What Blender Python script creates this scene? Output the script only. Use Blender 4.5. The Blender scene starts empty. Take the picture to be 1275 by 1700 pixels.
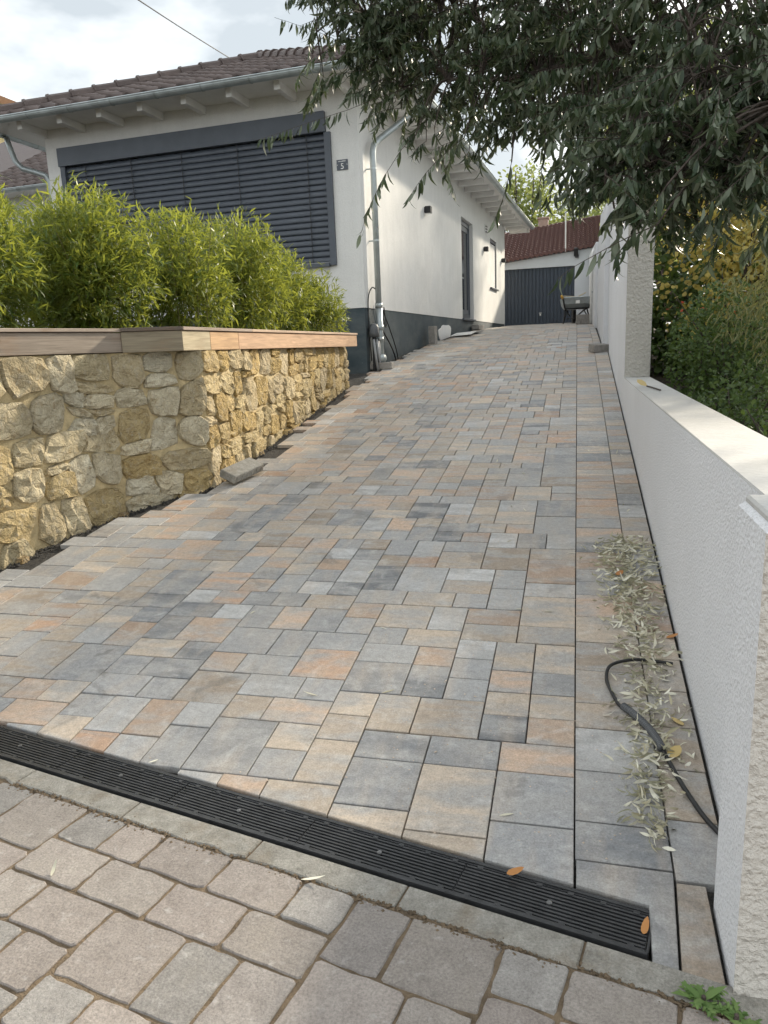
import bpy, math, random
import numpy as np
from mathutils import Matrix, Vector

# ------------------------------------------------------------------ camera, world, sun, exposure
SC = bpy.context.scene
COL = SC.collection
R = math.radians
CAM_H = 1.43
_M = np.array([[0.96950827, 0.01444208, -0.24463267], [0.24190132, -0.21612691, 0.94592437], [-0.03921059, -0.97625846, -0.21303039]])
cd = bpy.data.cameras.new('camera'); cam = bpy.data.objects.new('camera', cd); COL.objects.link(cam)
right, down, fwd = _M[:, 0], _M[:, 1], _M[:, 2]
mw = Matrix(((right[0], -down[0], -fwd[0], 0), (right[1], -down[1], -fwd[1], 0), (right[2], -down[2], -fwd[2], CAM_H), (0, 0, 0, 1)))
cam.matrix_world = mw
cd.sensor_fit = 'VERTICAL'; cd.sensor_height = 24.0; cd.lens = 24.0 * 1246 / 1700
cd.clip_start = 0.05; cd.clip_end = 2000
SC.camera = cam

SUNV = Vector((1.0, 2.0, 1.0)).normalized()          # towards the sun
W = bpy.data.worlds.new('World'); SC.world = W; W.use_nodes = True
wn = W.node_tree.nodes; wl = W.node_tree.links
bg = wn['Background']; bg.inputs['Strength'].default_value = 0.12
sky = wn.new('ShaderNodeTexSky'); sky.sky_type = 'NISHITA'; sky.sun_disc = False
sky.sun_elevation = math.asin(SUNV.z); sky.sun_rotation = math.atan2(SUNV.x, SUNV.y)
sky.air_density = 1.0; sky.dust_density = 2.0
tc = wn.new('ShaderNodeTexCoord'); mp = wn.new('ShaderNodeMapping'); mp.inputs['Scale'].default_value = (1, 1, 2.2); mp.inputs['Location'].default_value = (0.35, 0.1, 0.4)
wl.new(tc.outputs['Generated'], mp.inputs['Vector'])
ns = wn.new('ShaderNodeTexNoise'); ns.inputs['Scale'].default_value = 2.6; ns.inputs['Detail'].default_value = 6; ns.inputs['Roughness'].default_value = 0.52
wl.new(mp.outputs['Vector'], ns.inputs['Vector'])
cr = wn.new('ShaderNodeValToRGB'); cr.color_ramp.elements[0].position = 0.40; cr.color_ramp.elements[1].position = 0.66
cr.color_ramp.elements[0].color = (3.0, 3.28, 3.45, 1); cr.color_ramp.elements[1].color = (8.7, 8.75, 8.6, 1)
wl.new(ns.outputs['Fac'], cr.inputs['Fac'])
mx = wn.new('ShaderNodeMixRGB'); mx.inputs['Fac'].default_value = 0.92
wl.new(sky.outputs['Color'], mx.inputs['Color1']); wl.new(cr.outputs['Color'], mx.inputs['Color2'])
wl.new(mx.outputs['Color'], bg.inputs['Color'])

sd = bpy.data.lights.new('sun', 'SUN'); sd.energy = 3.5; sd.angle = R(3); sd.color = (1.0, 0.89, 0.72)
sun = bpy.data.objects.new('sun', sd); COL.objects.link(sun)
sun.rotation_euler = SUNV.to_track_quat('Z', 'Y').to_euler(); sun.location = (6, 12, 12)

SC.view_settings.view_transform = 'Standard'; SC.view_settings.look = 'None'
SC.view_settings.exposure = 1.0; SC.view_settings.gamma = 1.0
SC.view_settings.use_curve_mapping = False
SC.render.engine = 'CYCLES'
SC.cycles.max_bounces = 4; SC.cycles.diffuse_bounces = 3; SC.cycles.glossy_bounces = 2; SC.cycles.transmission_bounces = 3; SC.cycles.transparent_max_bounces = 4
SC.cycles.use_adaptive_sampling = True; SC.cycles.adaptive_threshold = 0.02; SC.cycles.adaptive_min_samples = 12
SC.cycles.use_denoising = True

RNG = random.Random(7)
NR = np.random.default_rng(11)

# ------------------------------------------------------------------ materials
class NT:
    def __init__(s, name):
        s.m = bpy.data.materials.new(name); s.m.use_nodes = True
        s.n = s.m.node_tree.nodes; s.l = s.m.node_tree.links
        s.b = s.n['Principled BSDF']; s.out = s.n['Material Output']
    def new(s, t, **kw):
        n = s.n.new(t)
        for k, v in kw.items():
            if k in n.inputs: n.inputs[k].default_value = v
            else: setattr(n, k, v)
        return n
    def link(s, a, b): s.l.new(a, b)
    def noise(s, vec, scale, detail=3, rough=0.5, dist=0.0):
        n = s.new('ShaderNodeTexNoise'); n.inputs['Scale'].default_value = scale; n.inputs['Detail'].default_value = detail
        n.inputs['Roughness'].default_value = rough; n.inputs['Distortion'].default_value = dist
        if vec is not None: s.link(vec, n.inputs['Vector'])
        return n.outputs['Fac']
    def ramp(s, fac, p0, p1, c0=(0, 0, 0, 1), c1=(1, 1, 1, 1)):
        n = s.new('ShaderNodeValToRGB'); e = n.color_ramp.elements
        e[0].position = p0; e[1].position = p1; e[0].color = c0; e[1].color = c1
        s.link(fac, n.inputs['Fac']); return n.outputs['Color']
    def mix(s, fac, a, b, mode='MIX'):
        n = s.new('ShaderNodeMixRGB', blend_type=mode)
        for inp, v in (('Fac', fac), ('Color1', a), ('Color2', b)):
            if isinstance(v, (int, float)): n.inputs[inp].default_value = v
            elif isinstance(v, tuple): n.inputs[inp].default_value = v if len(v) == 4 else v + (1,)
            else: s.link(v, n.inputs[inp])
        return n.outputs['Color']
    def math(s, op, a, b=0.0):
        n = s.new('ShaderNodeMath', operation=op)
        for i, v in enumerate((a, b)):
            if isinstance(v, (int, float)): n.inputs[i].default_value = v
            else: s.link(v, n.inputs[i])
        return n.outputs[0]
    def coord(s, kind='Object', scale=None, off=None):
        c = s.new('ShaderNodeTexCoord').outputs[kind]
        if kind == 'Position': pass
        m = s.new('ShaderNodeMapping')
        if scale: m.inputs['Scale'].default_value = scale
        s.link(c, m.inputs['Vector'])
        if off is not None: s.link(off, m.inputs['Location'])
        return m.outputs['Vector']
    def pos(s, scale=None):
        g = s.new('ShaderNodeNewGeometry').outputs['Position']
        m = s.new('ShaderNodeMapping')
        if scale: m.inputs['Scale'].default_value = scale
        s.link(g, m.inputs['Vector']); return m.outputs['Vector']
    def bump(s, h, strength=0.3, dist=0.01, prev=None):
        b = s.new('ShaderNodeBump'); b.inputs['Strength'].default_value = strength; b.inputs['Distance'].default_value = dist
        s.link(h, b.inputs['Height'])
        if prev is not None: s.link(prev, b.inputs['Normal'])
        s.link(b.outputs['Normal'], s.b.inputs['Normal']); return b.outputs['Normal']
    def fin(s, col=None, rough=0.6, metal=0.0, spec=0.5):
        if col is not None:
            if isinstance(col, tuple): s.b.inputs['Base Color'].default_value = col if len(col) == 4 else col + (1,)
            else: s.link(col, s.b.inputs['Base Color'])
        if isinstance(rough, (int, float)): s.b.inputs['Roughness'].default_value = rough
        else: s.link(rough, s.b.inputs['Roughness'])
        s.b.inputs['Metallic'].default_value = metal
        s.b.inputs['Specular IOR Level'].default_value = spec
        return s.m

def simple(name, col, rough=0.6, metal=0.0, var=0.12, nscale=8.0, bump=0.0, bscale=60.0, bdist=0.004, spec=0.5):
    t = NT(name); p = t.pos()
    n = t.noise(p, nscale, 5, 0.6)
    c = t.mix(t.ramp(n, 0.3, 0.7), tuple(x * (1 - var) for x in col), tuple(min(1, x * (1 + var)) for x in col))
    if bump: t.bump(t.noise(p, bscale, 4, 0.6), bump, bdist)
    return t.fin(c, rough, metal, spec)

def paver_mat(name, attr):
    t = NT(name)
    if attr:
        a = t.new('ShaderNodeAttribute', attribute_name='pcol'); base = a.outputs['Color']
        v = t.pos(); off = None
        n0 = t.new('ShaderNodeVectorMath', operation='ADD'); t.link(v, n0.inputs[0])
        sc = t.new('ShaderNodeVectorMath', operation='SCALE'); t.link(base, sc.inputs[0]); sc.inputs['Scale'].default_value = 60
        t.link(sc.outputs[0], n0.inputs[1]); v = n0.outputs[0]
    else:
        oi = t.new('ShaderNodeObjectInfo'); base = oi.outputs['Color']
        cmb = t.new('ShaderNodeCombineXYZ'); r = t.math('MULTIPLY', oi.outputs['Random'], 57.0)
        t.link(r, cmb.inputs[0]); t.link(t.math('MULTIPLY', oi.outputs['Random'], 23.0), cmb.inputs[1])
        v = t.coord('Object', None, cmb.outputs[0])
    st = t.new('ShaderNodeMapping'); st.inputs['Scale'].default_value = (3.2, 9.0, 1); t.link(v, st.inputs['Vector'])
    streak = t.noise(st.outputs['Vector'], 1.0, 4, 0.55, 0.4)
    st2 = t.new('ShaderNodeMapping'); st2.inputs['Scale'].default_value = (9.0, 2.5, 1); t.link(v, st2.inputs['Vector'])
    streak2 = t.noise(st2.outputs['Vector'], 1.0, 3, 0.5, 0.3)
    c = t.mix(t.math('MULTIPLY', t.ramp(streak, 0.42, 0.60), 0.85), base, (0.365, 0.36, 0.35))
    c = t.mix(t.math('MULTIPLY', t.ramp(streak2, 0.48, 0.68), 0.38), c, (0.51, 0.43, 0.345))
    lp = t.ramp(t.noise(v, 11, 4, 0.6, 0.6), 0.55, 0.78)
    c = t.mix(t.math('MULTIPLY', lp, 0.38), c, (0.68, 0.68, 0.66))
    fine = t.noise(v, 150, 4, 0.8)
    c = t.mix(0.85, c, t.ramp(fine, 0.25, 0.75, (0.55, 0.55, 0.55, 1), (1.35, 1.35, 1.35, 1)), 'MULTIPLY')
    mid = t.noise(v, 42, 4, 0.65)
    c = t.mix(0.6, c, t.ramp(mid, 0.3, 0.7, (0.70, 0.69, 0.68, 1), (1.22, 1.22, 1.22, 1)), 'MULTIPLY')
    # damp stains lying across the paving, shape of their own
    wv = t.pos()
    damp = t.noise(wv, 3.1, 6, 0.62, 0.5)
    dm = t.ramp(damp, 0.615, 0.655)
    oi2 = t.new('ShaderNodeObjectInfo') if not attr else None
    if not attr:
        dmv = t.math('MULTIPLY', dm, t.math('ADD', 0.35, t.math('MULTIPLY', oi2.outputs['Random'], 0.65)))
    else:
        dmv = t.math('MULTIPLY', dm, 0.5)
    c = t.mix(t.math('MULTIPLY', dmv, 0.5), c, (0.085, 0.082, 0.075))
    dust = t.ramp(t.noise(wv, 1.1, 5, 0.6), 0.45, 0.75)
    c = t.mix(t.math('MULTIPLY', dust, 0.22), c, (0.42, 0.38, 0.32))
    t.bump(t.math('ADD', t.math('MULTIPLY', fine, 0.8), mid), 0.5, 0.003)
    return t.fin(c, t.math('SUBTRACT', 0.62, t.math('MULTIPLY', dmv, 0.22)), 0, 0.45)

def old_paver_mat():
    t = NT('old_paver'); oi = t.new('ShaderNodeObjectInfo'); v = t.pos()
    base = oi.outputs['Color']
    n1 = t.noise(v, 14, 5, 0.65); n2 = t.noise(v, 150, 4, 0.8); n3 = t.noise(v, 55, 4, 0.6)
    c = t.mix(0.6, base, t.ramp(n1, 0.3, 0.72, (0.72, 0.70, 0.68, 1), (1.22, 1.22, 1.2, 1)), 'MULTIPLY')
    c = t.mix(0.8, c, t.ramp(n2, 0.28, 0.72, (0.55, 0.55, 0.55, 1), (1.45, 1.45, 1.45, 1)), 'MULTIPLY')
    c = t.mix(t.math('MULTIPLY', t.ramp(t.noise(v, 26, 4, 0.6), 0.6, 0.74), 0.4), c, (0.55, 0.53, 0.5))
    c = t.mix(t.math('MULTIPLY', t.ramp(t.noise(v, 7, 5, 0.65), 0.55, 0.8), 0.4), c, (0.19, 0.165, 0.125))
    t.bump(t.math('ADD', n2, t.math('MULTIPLY', n3, 1.5)), 0.55, 0.004)
    return t.fin(c, 0.82, 0, 0.3)

def plaster(name, col, scale, strength, dist, var=0.05, stain=0.0, streak=False, bigscale=None):
    t = NT(name); p = t.pos()
    n = t.noise(p, 1.3, 5, 0.6)
    c = t.mix(t.ramp(n, 0.3, 0.7), tuple(x * (1 - var) for x in col), tuple(min(0.92, x * (1 + var)) for x in col))
    g = t.noise(p, scale, 3, 0.65)
    vo = t.new('ShaderNodeTexVoronoi'); vo.inputs['Scale'].default_value = scale * 0.55; t.link(p, vo.inputs['Vector'])
    h = t.math('ADD', g, t.math('MULTIPLY', vo.outputs['Distance'], 0.7))
    if streak:
        h2 = t.noise(t.pos((60, 60, 7)), 1.0, 3, 0.6)
        h = t.math('ADD', h, h2)
        c = t.mix(0.25, c, t.ramp(t.noise(t.pos((9, 9, 1.2)), 1.0, 4, 0.6), 0.3, 0.7, (0.86, 0.86, 0.85, 1), (1.08, 1.08, 1.07, 1)), 'MULTIPLY')
    c = t.mix(0.5, c, t.ramp(g, 0.25, 0.6, (0.80, 0.80, 0.80, 1), (1.04, 1.04, 1.04, 1)), 'MULTIPLY')
    if stain:
        s = t.ramp(t.noise(t.pos((3, 3, 0.7)), 1.0, 5, 0.6), 0.52, 0.8)
        c = t.mix(t.math('MULTIPLY', s, stain), c, (0.42, 0.40, 0.35))
    nb = t.bump(t.noise(p, 3.5, 3, 0.5), 0.35, 0.03)
    t.bump(h, strength, dist, nb)
    return t.fin(c, 0.9, 0, 0.25)

def stone_mat():
    t = NT('rubble_stone'); oi = t.new('ShaderNodeObjectInfo'); v = t.pos()
    n1 = t.noise(v, 9, 6, 0.68, 0.4); n2 = t.noise(v, 70, 5, 0.7); n3 = t.noise(v, 24, 5, 0.65)
    c = t.mix(0.8, oi.outputs['Color'], t.ramp(n1, 0.3, 0.7, (0.66, 0.60, 0.50, 1), (1.25, 1.25, 1.24, 1)), 'MULTIPLY')
    c = t.mix(t.math('MULTIPLY', t.ramp(n3, 0.52, 0.72), 0.6), c, (0.60, 0.55, 0.45))
    c = t.mix(t.math('MULTIPLY', t.ramp(t.noise(v, 15, 5, 0.7), 0.56, 0.7), 0.55), c, (0.33, 0.21, 0.075))
    c = t.mix(0.5, c, t.ramp(n2, 0.3, 0.7, (0.62, 0.6, 0.58, 1), (1.2, 1.2, 1.2, 1)), 'MULTIPLY')
    vo = t.new('ShaderNodeTexVoronoi'); vo.feature = 'DISTANCE_TO_EDGE'; vo.inputs['Scale'].default_value = 16; t.link(v, vo.inputs['Vector'])
    h = t.math('ADD', t.math('MULTIPLY', n3, 2.2), t.math('ADD', n2, t.math('MULTIPLY', t.ramp(vo.outputs['Distance'], 0.0, 0.12), 0.35)))
    t.bump(h, 1.0, 0.022)
    return t.fin(c, 0.9, 0, 0.2)

def wood_mat():
    t = NT('weathered_wood'); oi = t.new('ShaderNodeObjectInfo')
    v = t.coord('Object', (2.0, 45, 45))
    g = t.noise(v, 1.0, 5, 0.6, 1.2)
    c = t.mix(0.75, oi.outputs['Color'], t.ramp(g, 0.3, 0.7, (0.62, 0.58, 0.55, 1), (1.3, 1.28, 1.25, 1)), 'MULTIPLY')
    s = t.ramp(t.noise(t.coord('Object', (3, 8, 8)), 1.0, 4, 0.6), 0.55, 0.72)
    c = t.mix(t.math('MULTIPLY', s, 0.35), c, (0.26, 0.15, 0.075))
    t.bump(g, 0.25, 0.003)
    return t.fin(c, 0.72, 0, 0.3)

def leaf_mat(name, c0, c1, back, trans=0.35, rough=0.5, tr_col=None):
    t = NT(name); a = t.new('ShaderNodeAttribute', attribute_name='rnd')
    oi = t.new('ShaderNodeObjectInfo')
    fac = t.math('FRACT', t.math('ADD', a.outputs['Fac'], oi.outputs['Random']))
    c = t.mix(fac, c0, c1)
    g = t.new('ShaderNodeNewGeometry')
    cb = t.mix(g.outputs['Backfacing'], c, back)
    t.fin(cb, rough, 0, 0.4)
    tr = t.new('ShaderNodeBsdfTranslucent')
    tcol = t.mix(0.5, c, tr_col if tr_col else c1)
    t.link(tcol, tr.inputs['Color'])
    ms = t.new('ShaderNodeMixShader'); ms.inputs[0].default_value = trans
    t.link(t.b.outputs[0], ms.inputs[1]); t.link(tr.outputs[0], ms.inputs[2]); t.link(ms.outputs[0], t.out.inputs['Surface'])
    return t.m

def metal_mat(name, col, rough=0.42, metal=0.85):
    t = NT(name); p = t.pos()
    n = t.noise(p, 6, 5, 0.6)
    c = t.mix(t.ramp(n, 0.3, 0.7), tuple(x * 0.8 for x in col), tuple(x * 1.15 for x in col))
    return t.fin(c, t.math('ADD', t.math('MULTIPLY', n, 0.25), rough - 0.1), metal, 0.5)

def tile_mat(name, c0, c1):
    t = NT(name); oi = t.new('ShaderNodeObjectInfo'); p = t.pos()
    n = t.noise(p, 9, 5, 0.65)
    f = t.math('ADD', t.math('MULTIPLY', oi.outputs['Random'], 0.5), t.math('MULTIPLY', t.ramp(n, 0.3, 0.7), 0.5))
    c = t.mix(f, c0, c1)
    li = t.ramp(t.noise(p, 30, 4, 0.7), 0.6, 0.75)
    c = t.mix(t.math('MULTIPLY', li, 0.3), c, (0.33, 0.31, 0.28))
    t.bump(t.noise(p, 90, 3, 0.6), 0.25, 0.004)
    return t.fin(c, 0.62, 0, 0.4)

def concrete_mat():
    t = NT('concrete'); p = t.pos(); f = t.noise(p, 150, 4, 0.8); m_ = t.noise(p, 22, 5, 0.65)
    c = t.mix(t.ramp(m_, 0.3, 0.7), (0.22, 0.21, 0.185), (0.36, 0.345, 0.31))
    c = t.mix(0.75, c, t.ramp(f, 0.28, 0.72, (0.5, 0.5, 0.5, 1), (1.4, 1.4, 1.4, 1)), 'MULTIPLY')
    c = t.mix(t.math('MULTIPLY', t.ramp(t.noise(p, 6, 6, 0.7), 0.5, 0.72), 0.6), c, (0.19, 0.145, 0.095))
    t.bump(t.math('ADD', f, m_), 0.7, 0.005)
    return t.fin(c, 0.9, 0, 0.25)

def plinth_mat():
    t = NT('plinth_paint'); p = t.pos()
    c = t.mix(t.ramp(t.noise(p, 5, 4, 0.6), 0.3, 0.7), (0.032, 0.050, 0.062), (0.050, 0.072, 0.085))
    dust = t.ramp(t.noise(t.pos((1.2, 1.2, 2.2)), 1.0, 6, 0.65), 0.42, 0.72)
    c = t.mix(t.math('MULTIPLY', dust, 0.55), c, (0.15, 0.165, 0.165))
    sc_ = t.ramp(t.noise(p, 38, 3, 0.7), 0.70, 0.74)
    c = t.mix(t.math('MULTIPLY', sc_, 0.5), c, (0.35, 0.35, 0.34))
    t.bump(t.noise(p, 70, 4, 0.6), 0.3, 0.004)
    return t.fin(c, 0.66, 0, 0.4)

MT = dict(
    paver=paver_mat('paver', False), paver_far=paver_mat('paver_far', True), oldp=old_paver_mat(),
    bed=simple('gravel_bed', (0.040, 0.037, 0.033), 0.9, 0, 0.8, 45, 0.9, 140, 0.01),
    soil=simple('joint_soil', (0.17, 0.125, 0.08), 0.95, 0, 0.35, 25, 0.9, 120, 0.012),
    ground=simple('garden_soil', (0.045, 0.036, 0.024), 0.95, 0, 0.4, 6, 0.8, 40, 0.03),
    concrete=concrete_mat(),
    block=simple('concrete_block', (0.27, 0.255, 0.235), 0.88, 0, 0.2, 25, 0.6, 150, 0.004),
    iron=simple('drain_plastic', (0.034, 0.035, 0.037), 0.36, 0, 0.3, 20, 0.2, 120, 0.002),
    pit=simple('drain_pit', (0.008, 0.008, 0.008), 0.9),
    screw=metal_mat('screw', (0.22, 0.22, 0.22)),
    plaster=plaster('house_plaster', (0.74, 0.735, 0.715), 85, 0.45, 0.006, streak=True),
    rough=plaster('rough_plaster', (0.80, 0.81, 0.835), 150, 0.9, 0.008, 0.03),
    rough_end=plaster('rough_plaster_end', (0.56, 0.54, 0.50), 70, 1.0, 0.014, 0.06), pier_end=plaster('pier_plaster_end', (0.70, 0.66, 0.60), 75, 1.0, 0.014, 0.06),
    coping=plaster('wall_top_render', (0.47, 0.465, 0.45), 60, 0.35, 0.004, 0.1, 0.35),
    plinth=plinth_mat(),
    whitepaint=simple('white_paint', (0.78, 0.77, 0.75), 0.55, 0, 0.05, 5),
    anthracite=simple('anthracite_metal', (0.072, 0.084, 0.104), 0.40, 0.0, 0.1, 4),
    blackm=simple('black_lamp', (0.02, 0.02, 0.022), 0.4),
    zinc=metal_mat('zinc', (0.50, 0.55, 0.56), 0.45, 0.6),
    pipe=metal_mat('downpipe_metal', (0.40, 0.44, 0.445), 0.42, 0.6),
    tile=tile_mat('roof_tile', (0.070, 0.052, 0.048), (0.13, 0.098, 0.088)),
    tile_red=tile_mat('garage_tile', (0.080, 0.038, 0.034), (0.16, 0.078, 0.066)),
    stone=stone_mat(), mortar=simple('mortar', (0.54, 0.435, 0.25), 0.95, 0, 0.25, 14, 0.8, 70, 0.012),
    wood=wood_mat(),
    glass=simple('dark_glass', (0.02, 0.025, 0.03), 0.08),
    door=simple('garage_door_paint', (0.030, 0.045, 0.068), 0.42, 0, 0.1, 5),
    gwall=plaster('garage_plaster', (0.60, 0.63, 0.66), 60, 0.3, 0.004),
    grey=simple('grey_plastic', (0.30, 0.31, 0.32), 0.5), rubber=simple('black_rubber', (0.015, 0.015, 0.016), 0.5),
    conduit=simple('conduit_plastic', (0.09, 0.095, 0.10), 0.5), tray=metal_mat('barrow_zinc', (0.42, 0.47, 0.49), 0.4, 0.6),
    gold=simple('yellow_grip', (0.62, 0.36, 0.06), 0.55), lath=simple('pale_lath', (0.62, 0.52, 0.36), 0.7),
    canes=simple('cane', (0.20, 0.19, 0.07), 0.6),
    bark=simple('bark', (0.07, 0.055, 0.045), 0.9, 0, 0.35, 30, 0.9, 60, 0.01),
    yellowwall=simple('yellow_render', (0.72, 0.58, 0.30), 0.85), orangewood=simple('orange_verge', (0.42, 0.22, 0.11), 0.7),
    brick=simple('chimney_render', (0.42, 0.30, 0.25), 0.9),
    white=simple('white_plastic', (0.80, 0.80, 0.78), 0.4), card=simple('cardboard', (0.52, 0.50, 0.45), 0.8),
    pebble=simple('pebble', (0.52, 0.42, 0.33), 0.85, 0, 0.3, 90),
    leaf=leaf_mat('tree_leaf', (0.022, 0.042, 0.020), (0.055, 0.082, 0.038), (0.17, 0.20, 0.14), 0.16, 0.45, (0.16, 0.20, 0.07)),
    bamboo=leaf_mat('bamboo_leaf', (0.045, 0.105, 0.018), (0.17, 0.215, 0.04), (0.16, 0.21, 0.06), 0.42, 0.46, (0.62, 0.62, 0.08)),
    yleaf=leaf_mat('yellow_leaf', (0.36, 0.30, 0.08), (0.68, 0.55, 0.16), (0.56, 0.46, 0.16), 0.4, 0.5, (0.75, 0.60, 0.08)),
    gleaf=leaf_mat('green_leaf', (0.035, 0.075, 0.02), (0.085, 0.14, 0.03), (0.12, 0.17, 0.07), 0.3, 0.45, (0.25, 0.33, 0.05)),
    dleaf=leaf_mat('drooping_leaf', (0.11, 0.13, 0.05), (0.22, 0.21, 0.08), (0.24, 0.25, 0.13), 0.3, 0.5, (0.34, 0.34, 0.10)),
    rleaf=leaf_mat('red_leaf', (0.45, 0.05, 0.03), (0.62, 0.12, 0.05), (0.5, 0.12, 0.08), 0.3, 0.5),
    fleaf=leaf_mat('far_leaf', (0.13, 0.18, 0.05), (0.27, 0.31, 0.10), (0.28, 0.32, 0.14), 0.4, 0.5, (0.5, 0.55, 0.15)),
    dry=leaf_mat('dry_leaf', (0.40, 0.36, 0.23), (0.82, 0.80, 0.68), (0.40, 0.39, 0.27), 0.1, 0.7),
    dryo=leaf_mat('dry_orange_leaf', (0.40, 0.17, 0.05), (0.52, 0.24, 0.08), (0.45, 0.22, 0.10), 0.15, 0.6),
    dryy=leaf_mat('dry_yellow_leaf', (0.55, 0.42, 0.18), (0.66, 0.50, 0.22), (0.5, 0.4, 0.2), 0.15, 0.6),
    weed=leaf_mat('weed_leaf', (0.10, 0.19, 0.05), (0.19, 0.28, 0.09), (0.16, 0.22, 0.10), 0.3, 0.65),
)

# ------------------------------------------------------------------ mesh helpers
class MB:
    def __init__(s): s.v = []; s.f = []
    def add(s, vs, fs):
        o = len(s.v); s.v += [tuple(p) for p in vs]; s.f += [tuple(i + o for i in f) for f in fs]; return s
    def box(s, x0, x1, y0, y1, z0, z1):
        return s.add([(x0, y0, z0), (x1, y0, z0), (x1, y1, z0), (x0, y1, z0), (x0, y0, z1), (x1, y0, z1), (x1, y1, z1), (x0, y1, z1)],
                     [(0, 3, 2, 1), (4, 5, 6, 7), (0, 1, 5, 4), (1, 2, 6, 5), (2, 3, 7, 6), (3, 0, 4, 7)])
    def bbox(s, x0, x1, y0, y1, z0, z1, b=0.006):      # box with chamfered edges all round
        o = MB().prism([(x0, y0), (x1, y0), (x1, y1), (x0, y1)], z0, z1, b, True); return s.add(o.v, o.f)
    def prism(s, poly, z0, z1, b=0.0, both=False):
        n = len(poly)
        if b <= 0:
            vs = [(x, y, z0) for x, y in poly] + [(x, y, z1) for x, y in poly]
            fs = [tuple(range(n - 1, -1, -1)), tuple(range(n, 2 * n))] + [(i, (i + 1) % n, n + (i + 1) % n, n + i) for i in range(n)]
            return s.add(vs, fs)
        ins = inset(poly, b); rings = []
        if both: rings.append([(x, y, z0) for x, y in ins])
        rings.append([(x, y, z0 + (b if both else 0)) for x, y in poly]); rings.append([(x, y, z1 - b) for x, y in poly]); rings.append([(x, y, z1) for x, y in ins])
        vs = [p for r in rings for p in r]; fs = [tuple(range(n - 1, -1, -1)), tuple(range(n * (len(rings) - 1), n * len(rings)))]
        for k in range(len(rings) - 1):
            fs += [(k * n + i, k * n + (i + 1) % n, (k + 1) * n + (i + 1) % n, (k + 1) * n + i) for i in range(n)]
        return s.add(vs, fs)
    def tube(s, pts, r, n=8, cap=True):
        P = [Vector(p) for p in pts]; m = len(P); rs = r if isinstance(r, (list, tuple)) else [r] * m
        vs = []; up = None
        for i in range(m):
            d = (P[min(i + 1, m - 1)] - P[max(i - 1, 0)]).normalized()
            if up is None: up = Vector((0, 0, 1)) if abs(d.z) < 0.9 else Vector((1, 0, 0))
            a = d.cross(up)
            if a.length < 1e-4: a = d.orthogonal()
            a.normalize(); b = a.cross(d).normalized(); up = b
            for k in range(n):
                th = 2 * math.pi * k / n; vs.append(P[i] + a * math.cos(th) * rs[i] + b * math.sin(th) * rs[i])
        fs = [(i * n + k, i * n + (k + 1) % n, (i + 1) * n + (k + 1) % n, (i + 1) * n + k) for i in range(m - 1) for k in range(n)]
        if cap: fs += [tuple(range(n - 1, -1, -1)), tuple(range((m - 1) * n, m * n))]
        return s.add(vs, fs)
    def obox(s, c, ax, ay, az):
        c, ax, ay, az = Vector(c), Vector(ax), Vector(ay), Vector(az)
        vs = [c + ax * i + ay * j + az * k for k in (-1, 1) for i, j in ((-1, -1), (1, -1), (1, 1), (-1, 1))]
        return s.add(vs, [(0, 3, 2, 1), (4, 5, 6, 7), (0, 1, 5, 4), (1, 2, 6, 5), (2, 3, 7, 6), (3, 0, 4, 7)])
    def mesh(s, name, smooth=False):
        m = bpy.data.meshes.new(name); m.from_pydata(s.v, [], s.f); m.validate(); m.update()
        if smooth: m.polygons.foreach_set('use_smooth', [True] * len(m.polygons))
        return m
    def build(s, name, mat, parent=None, smooth=False, world=True, **tags):
        return link(name, s.mesh(name, smooth), mat, parent, world, **tags)

def inset(poly, b):
    n = len(poly); out = []
    for i in range(n):
        p0, p1, p2 = Vector(poly[i - 1]), Vector(poly[i]), Vector(poly[(i + 1) % n])
        e1 = (p1 - p0).normalized(); e2 = (p2 - p1).normalized()
        n1 = Vector((-e1.y, e1.x)); n2 = Vector((-e2.y, e2.x)); m = (n1 + n2)
        k = b / max(0.3, (1 + n1.dot(n2)) / 2 * 2) * 1.0
        out.append(tuple(p1 + m * k))
    return out

def tag(o, label=None, cat=None, group=None, kind=None):
    if label: o['label'] = label
    if cat: o['category'] = cat
    if group: o['group'] = group
    if kind: o['kind'] = kind
    return o

def world_of(o):
    b = Matrix.LocRotScale(o.location, o.rotation_euler, o.scale)
    return b if o.parent is None else world_of(o.parent) @ o.matrix_parent_inverse @ b

def link(name, mesh, mat, parent=None, world=True, **tags):
    o = bpy.data.objects.new(name, mesh); COL.objects.link(o)
    if mat is not None and len(mesh.materials) == 0: mesh.materials.append(MT[mat] if isinstance(mat, str) else mat)
    if parent is not None:
        o.parent = parent
        if world:
            o.matrix_parent_inverse = world_of(parent).inverted()
    return tag(o, **tags)

def empty(name, loc=(0, 0, 0), rz=0.0, label=None, cat=None, group=None):
    o = bpy.data.objects.new(name, None); COL.objects.link(o); o.location = loc; o.rotation_euler = (0, 0, rz)
    o.empty_display_size = 0.2
    return tag(o, label, cat, group)

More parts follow.
